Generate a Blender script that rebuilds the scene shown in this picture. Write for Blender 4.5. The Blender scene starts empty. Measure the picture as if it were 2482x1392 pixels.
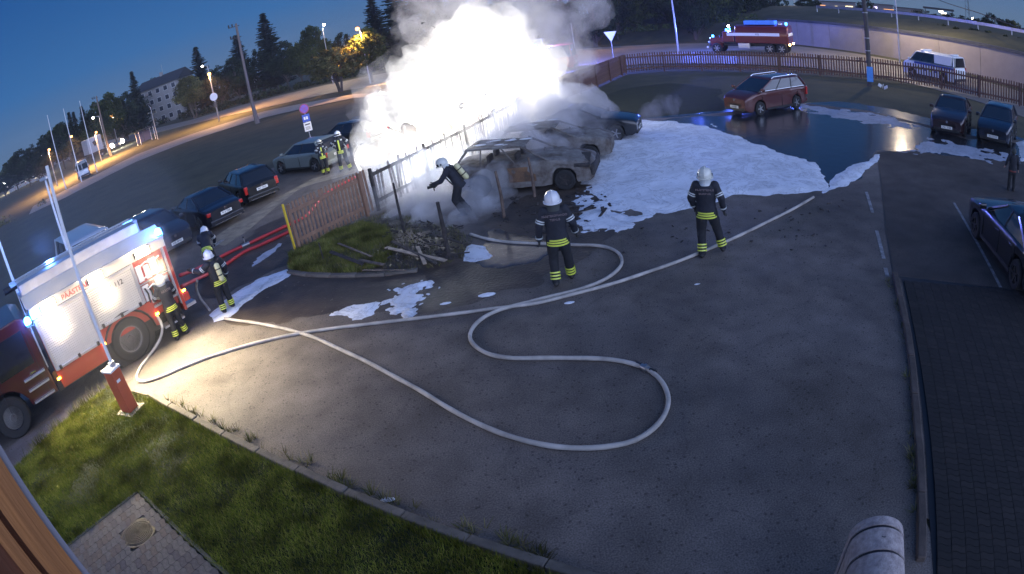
import bpy, math, random
import numpy as np
from mathutils import Vector, Matrix, Euler, noise
R = math.radians
random.seed(7); rng = np.random.default_rng(7)
scene = bpy.context.scene
col = scene.collection
# ------------------------------------------------------------------ camera: wide surveillance lens under the eaves, tilted and rolled
LF, LK, TILT, ROLL, CAMH = 1.2012230726333513, 0.07005313610967275, 0.44080348404015784, -0.1716258754727944, 5.413770747697005
_U = Vector((math.sin(ROLL)*math.cos(TILT), math.cos(ROLL)*math.cos(TILT), math.sin(TILT)))
_F = Vector((0, 0, -1)); _Y = (_F-_F.dot(_U)*_U).normalized(); _X = _Y.cross(_U)
CM = Matrix((_X, _Y, _U))
cd = bpy.data.cameras.new('camera'); cam = bpy.data.objects.new('camera', cd); col.objects.link(cam); scene.camera = cam
cam.matrix_world = Matrix.Translation((0, 0, CAMH)) @ CM.to_4x4()
cd.type = 'PANO'; cd.panorama_type = 'FISHEYE_LENS_POLYNOMIAL'; cd.sensor_width = 36; cd.sensor_fit = 'HORIZONTAL'
cd.fisheye_fov = R(200)
cd.fisheye_polynomial_k0 = 0; cd.fisheye_polynomial_k1 = -1/(18*LF); cd.fisheye_polynomial_k2 = 0
cd.fisheye_polynomial_k3 = -LK/(18*LF)**3; cd.fisheye_polynomial_k4 = 0
cd.clip_start = 0.05; cd.clip_end = 4000
# ------------------------------------------------------------------ sky: blue dawn twilight, brighter towards the coming sunrise
SKY = 1.0
world = bpy.data.worlds.new('World'); scene.world = world; world.use_nodes = True
def make_world():
    nt = world.node_tree; N = nt.nodes; L = nt.links
    bg = N['Background']
    tc = N.new('ShaderNodeTexCoord'); sep = N.new('ShaderNodeSeparateXYZ'); L.new(tc.outputs['Generated'], sep.inputs[0])
    ramp = N.new('ShaderNodeValToRGB'); L.new(sep.outputs[2], ramp.inputs[0])
    e = ramp.color_ramp.elements
    e[0].position = 0.0; e[0].color = (.10, .17, .28, 1)
    e[1].position = 1.0; e[1].color = (.03, .10, .31, 1)
    for p, c in ((.10, (.038, .145, .37, 1)), (.30, (.013, .082, .29, 1)), (.6, (.010, .065, .25, 1))):
        k = e.new(p); k.color = c
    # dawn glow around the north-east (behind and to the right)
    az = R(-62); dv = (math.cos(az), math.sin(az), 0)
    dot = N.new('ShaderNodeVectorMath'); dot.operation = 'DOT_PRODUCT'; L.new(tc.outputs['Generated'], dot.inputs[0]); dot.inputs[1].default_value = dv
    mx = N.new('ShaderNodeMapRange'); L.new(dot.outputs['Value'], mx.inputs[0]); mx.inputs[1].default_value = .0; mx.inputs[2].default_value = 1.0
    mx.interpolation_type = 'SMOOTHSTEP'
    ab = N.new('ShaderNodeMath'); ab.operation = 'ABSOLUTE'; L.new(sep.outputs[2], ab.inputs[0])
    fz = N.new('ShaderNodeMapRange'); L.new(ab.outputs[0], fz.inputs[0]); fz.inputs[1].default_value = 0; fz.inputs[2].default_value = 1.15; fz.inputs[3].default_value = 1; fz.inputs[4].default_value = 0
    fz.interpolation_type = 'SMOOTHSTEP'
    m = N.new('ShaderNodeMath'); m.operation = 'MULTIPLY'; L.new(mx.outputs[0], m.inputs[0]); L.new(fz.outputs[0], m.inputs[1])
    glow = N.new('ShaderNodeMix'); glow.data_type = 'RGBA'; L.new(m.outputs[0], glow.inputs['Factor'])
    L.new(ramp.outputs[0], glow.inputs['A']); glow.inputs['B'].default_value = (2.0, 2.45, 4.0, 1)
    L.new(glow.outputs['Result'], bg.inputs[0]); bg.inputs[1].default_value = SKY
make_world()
scene.view_settings.view_transform = 'Standard'; scene.view_settings.look = 'None'
scene.view_settings.gamma = 1; scene.view_settings.use_curve_mapping = False; scene.view_settings.exposure = 0.0
scene.cycles.use_denoising = True
scene.cycles.max_bounces = 8; scene.cycles.volume_bounces = 1; scene.cycles.transparent_max_bounces = 24
scene.cycles.sample_clamp_indirect = 4.0; scene.cycles.caustics_reflective = False; scene.cycles.caustics_refractive = False

def at(px, py, z=0.0):
    """ground point (height z) seen at a pixel of the 2482x1392 photograph"""
    x = (px-1241)/1241; y = -(py-696)/1241; r = math.hypot(x, y); th = r/LF+LK*(r/LF)**3
    d = CM @ Vector((math.sin(th)*x/(r+1e-12), math.sin(th)*y/(r+1e-12), -math.cos(th)))
    t = (z-CAMH)/d.z
    return Vector((d.x*t, d.y*t, z))
def hgt(base, toppx):
    """height reached by a vertical standing at base whose top is seen at a pixel"""
    x = (toppx[0]-1241)/1241; y = -(toppx[1]-696)/1241; r = math.hypot(x, y); th = r/LF+LK*(r/LF)**3
    d = CM @ Vector((math.sin(th)*x/(r+1e-12), math.sin(th)*y/(r+1e-12), -math.cos(th)))
    return CAMH + d.z/math.hypot(d.x, d.y)*math.hypot(base[0], base[1])

# ------------------------------------------------------------------ lights
def lamp(name, kind, loc, power, color=(1, 1, 1), size=.1, direction=None, angle=None, blend=.5):
    l = bpy.data.lights.new(name, kind); l.energy = power; l.color = color
    if kind in ('POINT', 'SPOT'): l.shadow_soft_size = size
    if kind == 'SPOT': l.spot_size = angle; l.spot_blend = blend
    o = bpy.data.objects.new(name, l); col.objects.link(o); o.location = loc
    if direction is not None: o.rotation_euler = Vector(direction).to_track_quat('-Z', 'Y').to_euler()
    return o

# ------------------------------------------------------------------ materials
def mat(name, c, rough=.7, metal=0, var=0, vscale=5, bump=0, bscale=30, coat=0, spec=.5, c2=None, emis=None, estr=0, trans=0, detail=4, coords='Object', alpha=1, stretch=None):
    m = bpy.data.materials.new(name); m.use_nodes = True; nt = m.node_tree; N = nt.nodes; L = nt.links
    b = N['Principled BSDF']; c4 = tuple(c)+(1,)
    b.inputs['Base Color'].default_value = c4; b.inputs['Roughness'].default_value = rough; b.inputs['Metallic'].default_value = metal
    b.inputs['Coat Weight'].default_value = coat; b.inputs['Coat Roughness'].default_value = .08
    b.inputs['Specular IOR Level'].default_value = spec; b.inputs['Transmission Weight'].default_value = trans
    if emis: b.inputs['Emission Color'].default_value = tuple(emis)+(1,); b.inputs['Emission Strength'].default_value = estr
    src = None
    if var or c2 or bump:
        tc = N.new('ShaderNodeTexCoord'); src = tc.outputs[coords]
        if stretch:
            mp = N.new('ShaderNodeMapping'); mp.inputs['Scale'].default_value = stretch; L.new(src, mp.inputs[0]); src = mp.outputs[0]
    if var or c2:
        n = N.new('ShaderNodeTexNoise'); n.inputs['Scale'].default_value = vscale; n.inputs['Detail'].default_value = detail; n.inputs['Roughness'].default_value = .6
        L.new(src, n.inputs['Vector'])
        r = N.new('ShaderNodeValToRGB'); L.new(n.outputs['Fac'], r.inputs[0])
        r.color_ramp.elements[0].position = .32; r.color_ramp.elements[1].position = .68
        lo = c2 if c2 else tuple(max(0, x*(1-var)) for x in c); hi = c if c2 else tuple(min(1, x*(1+var)) for x in c)
        r.color_ramp.elements[0].color = tuple(lo)+(1,); r.color_ramp.elements[1].color = tuple(hi)+(1,)
        L.new(r.outputs[0], b.inputs['Base Color'])
    if bump:
        n = N.new('ShaderNodeTexNoise'); n.inputs['Scale'].default_value = bscale; n.inputs['Detail'].default_value = 6
        L.new(src, n.inputs['Vector']); bp = N.new('ShaderNodeBump'); bp.inputs['Strength'].default_value = bump; bp.inputs['Distance'].default_value = .02
        L.new(n.outputs['Fac'], bp.inputs['Height']); L.new(bp.outputs[0], b.inputs['Normal'])
    return m
def emit(name, c, s):
    return mat(name, (.02, .02, .02), .5, emis=c, estr=s)

# ------------------------------------------------------------------ mesh builder
class MB:
    def __init__(s): s.v = []; s.f = []; s.mi = []
    def add(s, vs, fs, mi=0):
        o = len(s.v); s.v += [tuple(v) for v in vs]; s.f += [tuple(i+o for i in f) for f in fs]; s.mi += [mi]*len(fs); return s
    def box(s, c, size, rz=0, taper=1.0, mi=0, rot=None):
        x, y, z = (d/2 for d in size); vs = []
        M = rot if rot is not None else Matrix.Rotation(rz, 3, 'Z')
        for k, sz in ((-1, 1.0), (1, taper)):
            for a, b in ((-1, -1), (1, -1), (1, 1), (-1, 1)): vs.append(M @ Vector((a*x*sz, b*y*sz, k*z)) + Vector(c))
        return s.add(vs, [(0, 3, 2, 1), (4, 5, 6, 7), (0, 1, 5, 4), (1, 2, 6, 5), (2, 3, 7, 6), (3, 0, 4, 7)], mi)
    def bar(s, a, b, w, h, mi=0, up=(0, 0, 1)):
        a = Vector(a); b = Vector(b); d = b-a; l = d.length; x = d/l; u = Vector(up); y = u.cross(x)
        if y.length < 1e-4: y = Vector((1, 0, 0)).cross(x)
        y.normalize(); z = x.cross(y); M = Matrix((x, y, z)).transposed()
        return s.box((a+b)/2, (l, w, h), mi=mi, rot=M)
    def ring(s, c, x, y, rx, ry, n):
        return [Vector(c)+x*math.cos(2*math.pi*i/n)*rx+y*math.sin(2*math.pi*i/n)*ry for i in range(n)]
    def loft(s, rings, caps=True, mi=0, closed=True):
        n = len(rings[0]); vs = [p for r in rings for p in r]; fs = []
        for k in range(len(rings)-1):
            for i in range(n if closed else n-1):
                j = (i+1) % n; fs.append((k*n+i, k*n+j, (k+1)*n+j, (k+1)*n+i))
        if caps: fs += [tuple(range(n))[::-1], tuple((len(rings)-1)*n+i for i in range(n))]
        return s.add(vs, fs, mi)
    def cyl(s, a, b, r0, r1=None, n=12, caps=True, mi=0):
        r1 = r0 if r1 is None else r1; a = Vector(a); b = Vector(b); d = (b-a).normalized()
        x = d.orthogonal().normalized(); y = d.cross(x)
        return s.loft([s.ring(a, x, y, r0, r0, n), s.ring(b, x, y, r1, r1, n)], caps, mi)
    def tube(s, pts, r, n=8, mi=0, caps=True):
        pts = [Vector(p) for p in pts]; rr = r if isinstance(r, (list, tuple)) else [r]*len(pts); rings = []; x = None
        for i, p in enumerate(pts):
            d = (pts[min(i+1, len(pts)-1)]-pts[max(i-1, 0)]).normalized()
            if x is None: x = d.orthogonal().normalized()
            x = (x-d*x.dot(d)).normalized(); y = d.cross(x); rings.append(s.ring(p, x, y, rr[i], rr[i], n))
        return s.loft(rings, caps, mi)
    def lathe(s, prof, c=(0, 0, 0), n=20, axis='Z', sx=1, sy=1, mi=0, M=None):
        rings = []
        for r, z in prof:
            rings.append([(M @ Vector((math.cos(2*math.pi*i/n)*r*sx, math.sin(2*math.pi*i/n)*r*sy, z)) if M else Vector((math.cos(2*math.pi*i/n)*r*sx, math.sin(2*math.pi*i/n)*r*sy, z)))+Vector(c) for i in range(n)])
        return s.loft(rings, True, mi)
    def sphere(s, c, r, n=10, sx=1, sy=1, sz=1, mi=0):
        pr = [(max(math.sin(math.pi*i/n), .02)*r, -math.cos(math.pi*i/n)*r*sz) for i in range(n+1)]
        return s.lathe(pr, c, n+2, sx=sx, sy=sy, mi=mi)
    def capsule(s, a, b, r0, r1, n=12):
        a = Vector(a); b = Vector(b); d = (b-a).normalized(); x = d.orthogonal().normalized(); y = d.cross(x); rings = []
        for t in (-.98, -.7, -.35, 0):
            q = math.sqrt(1-t*t); rings.append(s.ring(a+d*r0*t, x, y, r0*q, r0*q, n))
        for t in (0, .35, .7, .98):
            q = math.sqrt(1-t*t); rings.append(s.ring(b+d*r1*t, x, y, r1*q, r1*q, n))
        return s.loft(rings)
    def poly(s, pts, z0, z1, mi=0):
        n = len(pts); area = sum(pts[i][0]*pts[(i+1) % n][1]-pts[(i+1) % n][0]*pts[i][1] for i in range(n))
        if area < 0: pts = pts[::-1]
        vs = [(p[0], p[1], z0) for p in pts]+[(p[0], p[1], z1) for p in pts]
        fs = [tuple(range(n))[::-1], tuple(range(n, 2*n))]+[(i, (i+1) % n, (i+1) % n+n, i+n) for i in range(n)]
        return s.add(vs, fs, mi)
    def mesh(s, name, mats, smooth=False):
        me = bpy.data.meshes.new(name); me.from_pydata([tuple(v) for v in s.v], [], s.f)
        for m in (mats if isinstance(mats, (list, tuple)) else [mats]): me.materials.append(m)
        if any(s.mi): me.polygons.foreach_set('material_index', s.mi)
        if smooth: me.polygons.foreach_set('use_smooth', [True]*len(s.f))
        me.update(); return me
    def build(s, name, mats, parent=None, smooth=False, bevel=0, auto=None, **kw):
        o = bpy.data.objects.new(name, s.mesh(name, mats, smooth or auto is not None)); col.objects.link(o)
        if parent is not None: o.parent = parent
        if bevel:
            b = o.modifiers.new('bevel', 'BEVEL'); b.width = bevel; b.segments = 2; b.limit_method = 'ANGLE'
        if auto is not None:
            o.data.set_sharp_from_angle(angle=R(auto))
        for k, v in kw.items(): o[k] = v
        return o
def tag(o, label=None, cat=None, group=None, kind=None):
    if label: o['label'] = label
    if cat: o['category'] = cat
    if group: o['group'] = group
    if kind: o['kind'] = kind
    return o
def thing(name, label, cat, loc=(0, 0, 0), rz=0, group=None):
    o = bpy.data.objects.new(name, None); col.objects.link(o); o.empty_display_size = .2
    o.location = loc; o.rotation_euler = (0, 0, rz); return tag(o, label, cat, group)
def link_mesh(name, me, parent=None, loc=(0, 0, 0), rot=(0, 0, 0), scale=(1, 1, 1)):
    o = bpy.data.objects.new(name, me); col.objects.link(o)
    if parent is not None: o.parent = parent
    o.location = loc; o.rotation_euler = rot; o.scale = scale; return o
def copy_thing(root, loc, rz, label=None, scale=None):
    r = root.copy(); col.objects.link(r); r.location = loc; r.rotation_euler = (0, 0, rz)
    if label: r['label'] = label
    if scale: r.scale = scale
    for ch in list(root.children):
        c = ch.copy(); col.objects.link(c); c.parent = r
        for g in ch.children:
            d = g.copy(); col.objects.link(d); d.parent = c
    return r
def spline(pts, step=.15, closed=False):
    """Catmull-Rom through the points"""
    P = [Vector(p) for p in pts]; out = []
    n = len(P)
    for i in range(n if closed else n-1):
        if closed: a, b, c, d = P[(i-1) % n], P[i], P[(i+1) % n], P[(i+2) % n]
        else: a, b, c, d = P[max(i-1, 0)], P[i], P[i+1], P[min(i+2, n-1)]
        k = max(1, int((c-b).length/step))
        for j in range(k):
            t = j/k; out.append(.5*((2*b)+(c-a)*t+(2*a-5*b+4*c-d)*t*t+(3*b-a-3*c+d)*t**3))
    if not closed: out.append(P[-1])
    return out
def text_mesh(txt, size, m, name, parent, loc, rot, depth=.002, align='CENTER', bold=0.0, **kw):
    cu = bpy.data.curves.new(name, 'FONT'); cu.body = txt; cu.size = size; cu.extrude = depth; cu.align_x = align; cu.align_y = 'CENTER'; cu.offset = bold
    o = bpy.data.objects.new(name, cu); col.objects.link(o)
    dg = bpy.context.evaluated_depsgraph_get(); me = bpy.data.meshes.new_from_object(o.evaluated_get(dg))
    bpy.data.objects.remove(o); me.materials.clear(); me.materials.append(m)
    ob = link_mesh(name, me, parent, loc, rot); ob['kind'] = 'stuff'
    for k, v in kw.items(): ob[k] = v
    return ob
def inside(x, y, poly):
    """vectorised point in polygon"""
    x = np.asarray(x); y = np.asarray(y); r = np.zeros(x.shape, bool); n = len(poly)
    for i in range(n):
        x0, y0 = poly[i][0], poly[i][1]; x1, y1 = poly[(i+1) % n][0], poly[(i+1) % n][1]
        if y0 == y1: continue
        c = ((y0 > y) != (y1 > y)) & (x < (x1-x0)*(y-y0)/(y1-y0)+x0); r ^= c
    return r
def dist_edge(x, y, poly):
    d = np.full(x.shape, 1e9); n = len(poly)
    for i in range(n):
        a = np.array(poly[i][:2]); b = np.array(poly[(i+1) % n][:2]); ab = b-a; t = np.clip(((x-a[0])*ab[0]+(y-a[1])*ab[1])/max(ab@ab, 1e-9), 0, 1)
        d = np.minimum(d, np.hypot(x-a[0]-t*ab[0], y-a[1]-t*ab[1]))
    return d
def fnoise(x, y, sc, seed=0, oct=4):
    """cheap fractal value noise on arrays"""
    r = np.zeros(np.shape(x)); a = 1.0; tot = 0
    g = np.random.default_rng(1000+seed)
    for o in range(oct):
        T = g.random((64, 64)); u = x*sc+17.3*o+seed; v = y*sc+9.1*o; i = np.floor(u).astype(int); j = np.floor(v).astype(int)
        fu = u-i; fv = v-j; fu = fu*fu*(3-2*fu); fv = fv*fv*(3-2*fv)
        A = T[i % 64, j % 64]; B = T[(i+1) % 64, j % 64]; C = T[i % 64, (j+1) % 64]; D = T[(i+1) % 64, (j+1) % 64]
        r += a*((A*(1-fu)+B*fu)*(1-fv)+(C*(1-fu)+D*fu)*fv); tot += a; a *= .5; sc *= 2
    return r/tot
def grid_mesh(name, me_name, X, Y, Z, keep, m, smooth=True, parent=None, **kw):
    ny, nx = X.shape; idx = np.arange(nx*ny).reshape(ny, nx)
    q = np.stack([idx[:-1, :-1], idx[:-1, 1:], idx[1:, 1:], idx[1:, :-1]], -1).reshape(-1, 4)
    k = keep.reshape(-1)[q].any(1) if keep is not None else np.ones(len(q), bool)
    q = q[k]; used = np.unique(q); remap = np.full(nx*ny, -1); remap[used] = np.arange(len(used))
    V = np.stack([X.ravel(), Y.ravel(), Z.ravel()], -1)[used]; q = remap[q]
    return np_mesh(name, V, q, m, smooth, parent, **kw)
def np_mesh(name, V, F, m, smooth=False, parent=None, **kw):
    me = bpy.data.meshes.new(name); V = np.asarray(V, np.float32); F = np.asarray(F, np.int32); k = F.shape[1]
    me.vertices.add(len(V)); me.vertices.foreach_set('co', V.ravel())
    me.loops.add(F.size); me.loops.foreach_set('vertex_index', F.ravel())
    me.polygons.add(len(F)); me.polygons.foreach_set('loop_start', np.arange(0, F.size, k, dtype=np.int32)); me.polygons.foreach_set('loop_total', np.full(len(F), k, np.int32))
    if smooth: me.polygons.foreach_set('use_smooth', np.ones(len(F), bool))
    for mm in (m if isinstance(m, (list, tuple)) else [m]): me.materials.append(mm)
    me.update(); me.validate()
    o = bpy.data.objects.new(name, me); col.objects.link(o)
    if parent is not None: o.parent = parent
    for a, b in kw.items(): o[a] = b
    return o
# ================================================================== GROUND
def asphalt_mat(name, base, wet=.0, pits=.5, tint=(1, 1, 1)):
    m = bpy.data.materials.new(name); m.use_nodes = True; nt = m.node_tree; N = nt.nodes; L = nt.links; b = N['Principled BSDF']
    tc = N.new('ShaderNodeTexCoord')
    def nz(scale, det, lo, hi):
        n = N.new('ShaderNodeTexNoise'); n.inputs['Scale'].default_value = scale; n.inputs['Detail'].default_value = det; L.new(tc.outputs['Object'], n.inputs['Vector'])
        r = N.new('ShaderNodeMapRange'); L.new(n.outputs['Fac'], r.inputs[0]); r.inputs[1].default_value = .3; r.inputs[2].default_value = .7; r.inputs[3].default_value = lo; r.inputs[4].default_value = hi; return r
    def mul(a, c):
        k = N.new('ShaderNodeMath'); k.operation = 'MULTIPLY'; L.new(a.outputs[0], k.inputs[0]); L.new(c.outputs[0], k.inputs[1]); return k
    a = nz(.28, 6, .60, 1.26); c = nz(1.7, 7, .74, 1.18); d = nz(45, 2, .6, 1.4); t = mul(mul(a, c), d)
    vc = N.new('ShaderNodeTexVoronoi'); vc.feature = 'DISTANCE_TO_EDGE'; vc.inputs['Scale'].default_value = .33
    wn = N.new('ShaderNodeTexNoise'); wn.inputs['Scale'].default_value = 1.1; wn.inputs['Detail'].default_value = 8; L.new(tc.outputs['Object'], wn.inputs['Vector'])
    ad = N.new('ShaderNodeMixRGB'); ad.blend_type = 'ADD'; ad.inputs[0].default_value = .9; L.new(tc.outputs['Object'], ad.inputs[1]); L.new(wn.outputs['Color'], ad.inputs[2]); L.new(ad.outputs[0], vc.inputs['Vector'])
    ck = N.new('ShaderNodeMapRange'); L.new(vc.outputs['Distance'], ck.inputs[0]); ck.inputs[1].default_value = .0; ck.inputs[2].default_value = .012; ck.inputs[3].default_value = .87; ck.inputs[4].default_value = 1; t = mul(t, ck)
    st = N.new('ShaderNodeTexVoronoi'); st.inputs['Scale'].default_value = .55; L.new(ad.outputs[0], st.inputs['Vector']); sr = N.new('ShaderNodeMapRange'); L.new(st.outputs['Distance'], sr.inputs[0]); sr.inputs[1].default_value = .06; sr.inputs[2].default_value = .22; sr.inputs[3].default_value = .74; sr.inputs[4].default_value = 1; t = mul(t, sr)
    vo = N.new('ShaderNodeTexVoronoi'); vo.inputs['Scale'].default_value = 9; L.new(tc.outputs['Object'], vo.inputs['Vector'])
    pr = N.new('ShaderNodeMapRange'); L.new(vo.outputs['Distance'], pr.inputs[0]); pr.inputs[1].default_value = .1; pr.inputs[2].default_value = .24; pr.inputs[3].default_value = 1-pits; pr.inputs[4].default_value = 1
    t = mul(t, pr)
    vm = N.new('ShaderNodeVectorMath'); vm.operation = 'SCALE'; vm.inputs[0].default_value = tuple(x*y for x, y in zip(base, tint)); L.new(t.outputs[0], vm.inputs['Scale'])
    L.new(vm.outputs[0], b.inputs['Base Color'])
    rr = nz(.6, 4, .92-wet, .62-wet*.6); L.new(rr.outputs[0], b.inputs['Roughness']); b.inputs['Specular IOR Level'].default_value = .35+wet*.3
    bp = N.new('ShaderNodeBump'); bp.inputs['Strength'].default_value = .35; bp.inputs['Distance'].default_value = .01; L.new(d.outputs[0], bp.inputs['Height']); L.new(bp.outputs[0], b.inputs['Normal'])
    return m
M_asph = asphalt_mat('asphalt', (.148, .126, .110), .05)
M_bay = asphalt_mat('bay_asphalt', (.075, .062, .054), .0, .3)
M_street = asphalt_mat('street_asphalt', (.115, .10, .085), .15)
M_road = mat('road_asphalt', (.21, .19, .165), .6, var=.2, vscale=.3, bump=.1)
M_path = mat('footpath', (.34, .29, .24), .7, var=.15, vscale=.6)
M_gravel = mat('gravel', (.23, .2, .155), .9, var=.3, vscale=2.5, bump=.6, bscale=25)
M_dirt = mat('dirt', (.085, .062, .045), .55, c2=(.028, .022, .018), vscale=1.6, bump=.9, bscale=14, detail=8)
M_grassg = mat('grass_ground', (.075, .072, .036), .95, c2=(.034, .038, .020), vscale=.5, bump=.8, bscale=9, detail=8)
M_soil = mat('lawn_soil', (.022, .03, .010), .95, c2=(.012, .016, .006), vscale=3, bump=.8, bscale=20, detail=8)
M_conc = mat('concrete', (.30, .28, .25), .85, var=.25, vscale=5, bump=.5, bscale=30)
M_concd = mat('old_concrete', (.125, .11, .092), .85, var=.3, vscale=4, bump=.5, bscale=30)
M_paint = mat('road_paint', (.34, .34, .35), .6, c2=(.09, .09, .09), vscale=6, detail=8)

def V2(p): return (p[0], p[1])
def P(*pp, z=0): return [tuple(at(a, b, z))[:2] for a, b in pp]
def sheet(name, pts, z, m, kind='structure', thick=.02, **kw):
    return MB().poly([V2(p) for p in pts], z-thick, z).build(name, m, kind=kind, **kw)

# terrain: rings around the camera; flat near, falling away far to the right, rising softly to the left
def terrain():
    rad = np.concatenate([np.linspace(0, 60, 25), np.linspace(66, 300, 40), np.linspace(320, 2500, 24)])
    ang = np.radians(np.linspace(0, 360, 181)); A, RR = np.meshgrid(ang, rad)
    X = RR*np.sin(A); Y = RR*np.cos(A)
    az = (np.degrees(A)+180) % 360-180
    right = np.clip((az+5)/25, 0, 1); drop = np.maximum(0, RR-230)*.05*right
    left = np.maximum(0, RR-700)*.01*(1-right)
    Z = -.035-drop-left+np.where(RR > 45, (fnoise(X, Y, .05, 3)-.5)*.12, 0)*(RR < 400)-np.where(RR > 45, .06, 0)
    return grid_mesh('ground', 'ground', X, Y, Z, None, M_grassg, kind='structure')
terrain()
LOT = [(-.5, 4.45), (-1.39, 5.12), (-2.81, 6.05), (-5.02, 7.5), (-7.7, 9.25), (-9.35, 9.95), (-9.9, 8.8), (-10.5, 7.3), (-12.5, 3), (-26, 3), (-22.5, 9), (-18, 16), (-13.4, 23.1),
       (-11.6, 25.8), (-12, 31.5), (-7.5, 38), (-2, 48), (3, 58), (7, 60), (7, 50)] + P((1400, 262), (1545, 289), (1650, 284), (1762, 272), (1850, 262), (1940, 250), (2100, 268), (2235, 300), (2360, 330)) + [(28, 15), (33, 8), (28, 1), (5.2, 1), (4.28, 3.4), (4.0, 2.0), (0, 2.0)]
sheet('parking_lot', LOT, 0, M_asph)
sheet('parking_bay', [(13.45, 17.3), (8.98, 11.05), (7.62, 8.95), (9.75, 7.45), (13, 5.4), (20, 3), (32, 8), (27, 14), (21.6, 15.4), (17.5, 16.6)], .004, M_bay)
# roads beyond the fence and across the field
road2 = [(-60, 119), (-41.3, 112), (-16.7, 99), (10.6, 78.6), (17.9, 74.1), (26.3, 67.6), (34.2, 58), (36.2, 50), (37.3, 42), (38.0, 30), (37, 10), (37, -20), (28, -20), (28.5, 12), (28.6, 26), (27.6, 34.5), (24.5, 40.5), (19, 46), (14, 50.5), (6.4, 50), (3, 58), (-15.2, 77), (-32, 86), (-64, 112)]
sheet('road', road2, -.004, M_road)
sheet('road', [(-60, 119), (-64, 112), (-95, 133), (-160, 180), (-330, 300), (-340, 320), (-140, 196)], -.004, M_road)
pth = P((905, 226), (860, 228), (640, 270), (450, 330), (330, 375), (240, 420), (150, 465), (80, 500)); ptl = P((70, 520), (160, 478), (240, 437), (330, 392), (450, 345), (640, 285), (860, 237), (905, 234))
sheet('footpath', pth+ptl, -.006, M_path)
# painted centre dashes on the far road
for a, b in (((575, 244), (588, 242)), ((594, 240), (614, 235)), ((622, 233), (642, 229)), ((652, 226), (672, 221)), ((684, 219), (700, 215))):
    p, q = at(*a), at(*b); d = (q-p).normalized(); n = Vector((-d.y, d.x, 0))*.28
    sheet('lane_dash', [p+n, q+n, q-n, p-n], .004, M_paint, thick=.003)
# stop line on the junction road
p, q = at(1470, 118), at(1530, 108)
# verge strip between the street and the parked cars
sheet('gravel_verge', P((545, 596), (600, 560), (665, 505), (730, 455), (860, 420), (868, 408), (760, 432), (690, 470), (610, 522), (560, 548), (500, 590)), .004, M_gravel)
kw = dict(thick=.003)
for a, b in (((490, 620), (540, 582)),):
    p, q = at(*a), at(*b); d = (q-p).normalized(); n = Vector((-d.y, d.x, 0))*.12
    sheet('street_marking', [p+n, q+n, q-n, p-n], .010, M_paint, thick=.003)
# bay lines
def strip(name, pts, w, z, m):
    pts = [Vector((p[0], p[1], 0)) for p in pts]
    for i in range(len(pts)-1):
        a, b = pts[i], pts[i+1]; d = (b-a).normalized(); n = Vector((-d.y, d.x, 0))*w/2
        yield [a+n, b+n, b-n, a-n]
for q in strip('x', P((2100, 466), (2115, 516)), .09, 0, 0): sheet('bay_line', q, .0085, M_paint, thick=.003)
for q in strip('x', P((2125, 560), (2142, 628)), .09, 0, 0): sheet('bay_line', q, .0085, M_paint, thick=.003)
for q in strip('x', P((2146, 650), (2151, 672)), .09, 0, 0): sheet('bay_line', q, .0085, M_paint, thick=.003)
for q in strip('x', P((2312, 492), (2425, 697)), .08, 0, 0): sheet('bay_line', q, .0085, M_paint, thick=.003)
M_tar = mat('tar_joint', (.012, .012, .014), .5)
for q in strip('x', [(13.4, 17.25), (8.96, 11.0), (7.62, 8.95)], .035, 0, 0): sheet('tar_joint', q, .0075, M_tar, thick=.003)
for q in strip('x', [(7.66, 8.85), (9.72, 7.42), (12, 5.9)], .05, 0, 0): sheet('tar_joint', q, .0075, M_tar, thick=.003)

# dirt spread around the island and under the burnt cars
def hfield(name, poly, res, zmax, slope, amp, nsc, seed, m, thr=0, top=.3, tsc=2, base=0.0, keepf=None, **kw):
    """a soft-edged heap or film: height grows from the noisy outline inwards and dips below the ground outside it"""
    poly = [V2(p) for p in poly]; xs = [p[0] for p in poly]; ys = [p[1] for p in poly]; pad = amp+.2
    X, Y = np.meshgrid(np.arange(min(xs)-pad, max(xs)+pad, res), np.arange(min(ys)-pad, max(ys)+pad, res))
    d = dist_edge(X, Y, poly)*np.where(inside(X, Y, poly), 1, -1)
    f = d+(fnoise(X, Y, nsc, seed)-.5)*2*amp-thr
    Z = np.clip(f*slope, -.03, zmax)
    Z = np.where(Z > 0, Z*(1-top+top*2*fnoise(X, Y, tsc, seed+5)), Z)+base
    if keepf is not None: Z = np.where(keepf(X, Y), Z, -.04)
    return grid_mesh(name, name, X, Y, Z, Z > -.02+base, m, **kw)
hfield('dirt', P((640, 700), (700, 650), (800, 668), (950, 668), (1140, 630), (1180, 600), (1160, 540), (1250, 480), (1450, 440), (1520, 470), (1470, 560), (1400, 640), (1300, 690), (1080, 745), (900, 745), (760, 760), (600, 790), (560, 740)), .1, .012, .05, .7, .8, 11, M_dirt, kind='structure')
hfield('dirt', P((470, 650), (560, 600), (690, 520), (720, 590), (700, 640), (600, 690), (520, 740), (480, 700)), .1, .012, .05, .5, .9, 14, M_dirt, kind='structure')
# burnt, scorched verge inside the fence on the right
hfield('scorched_grass', P((1360, 270), (1400, 255), (1500, 215), (1620, 200), (1740, 215), (1760, 270), (1640, 283), (1540, 288)), .3, .05, .1, .6, .5, 15, M_soil, kind='structure', base=-.03)

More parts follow.
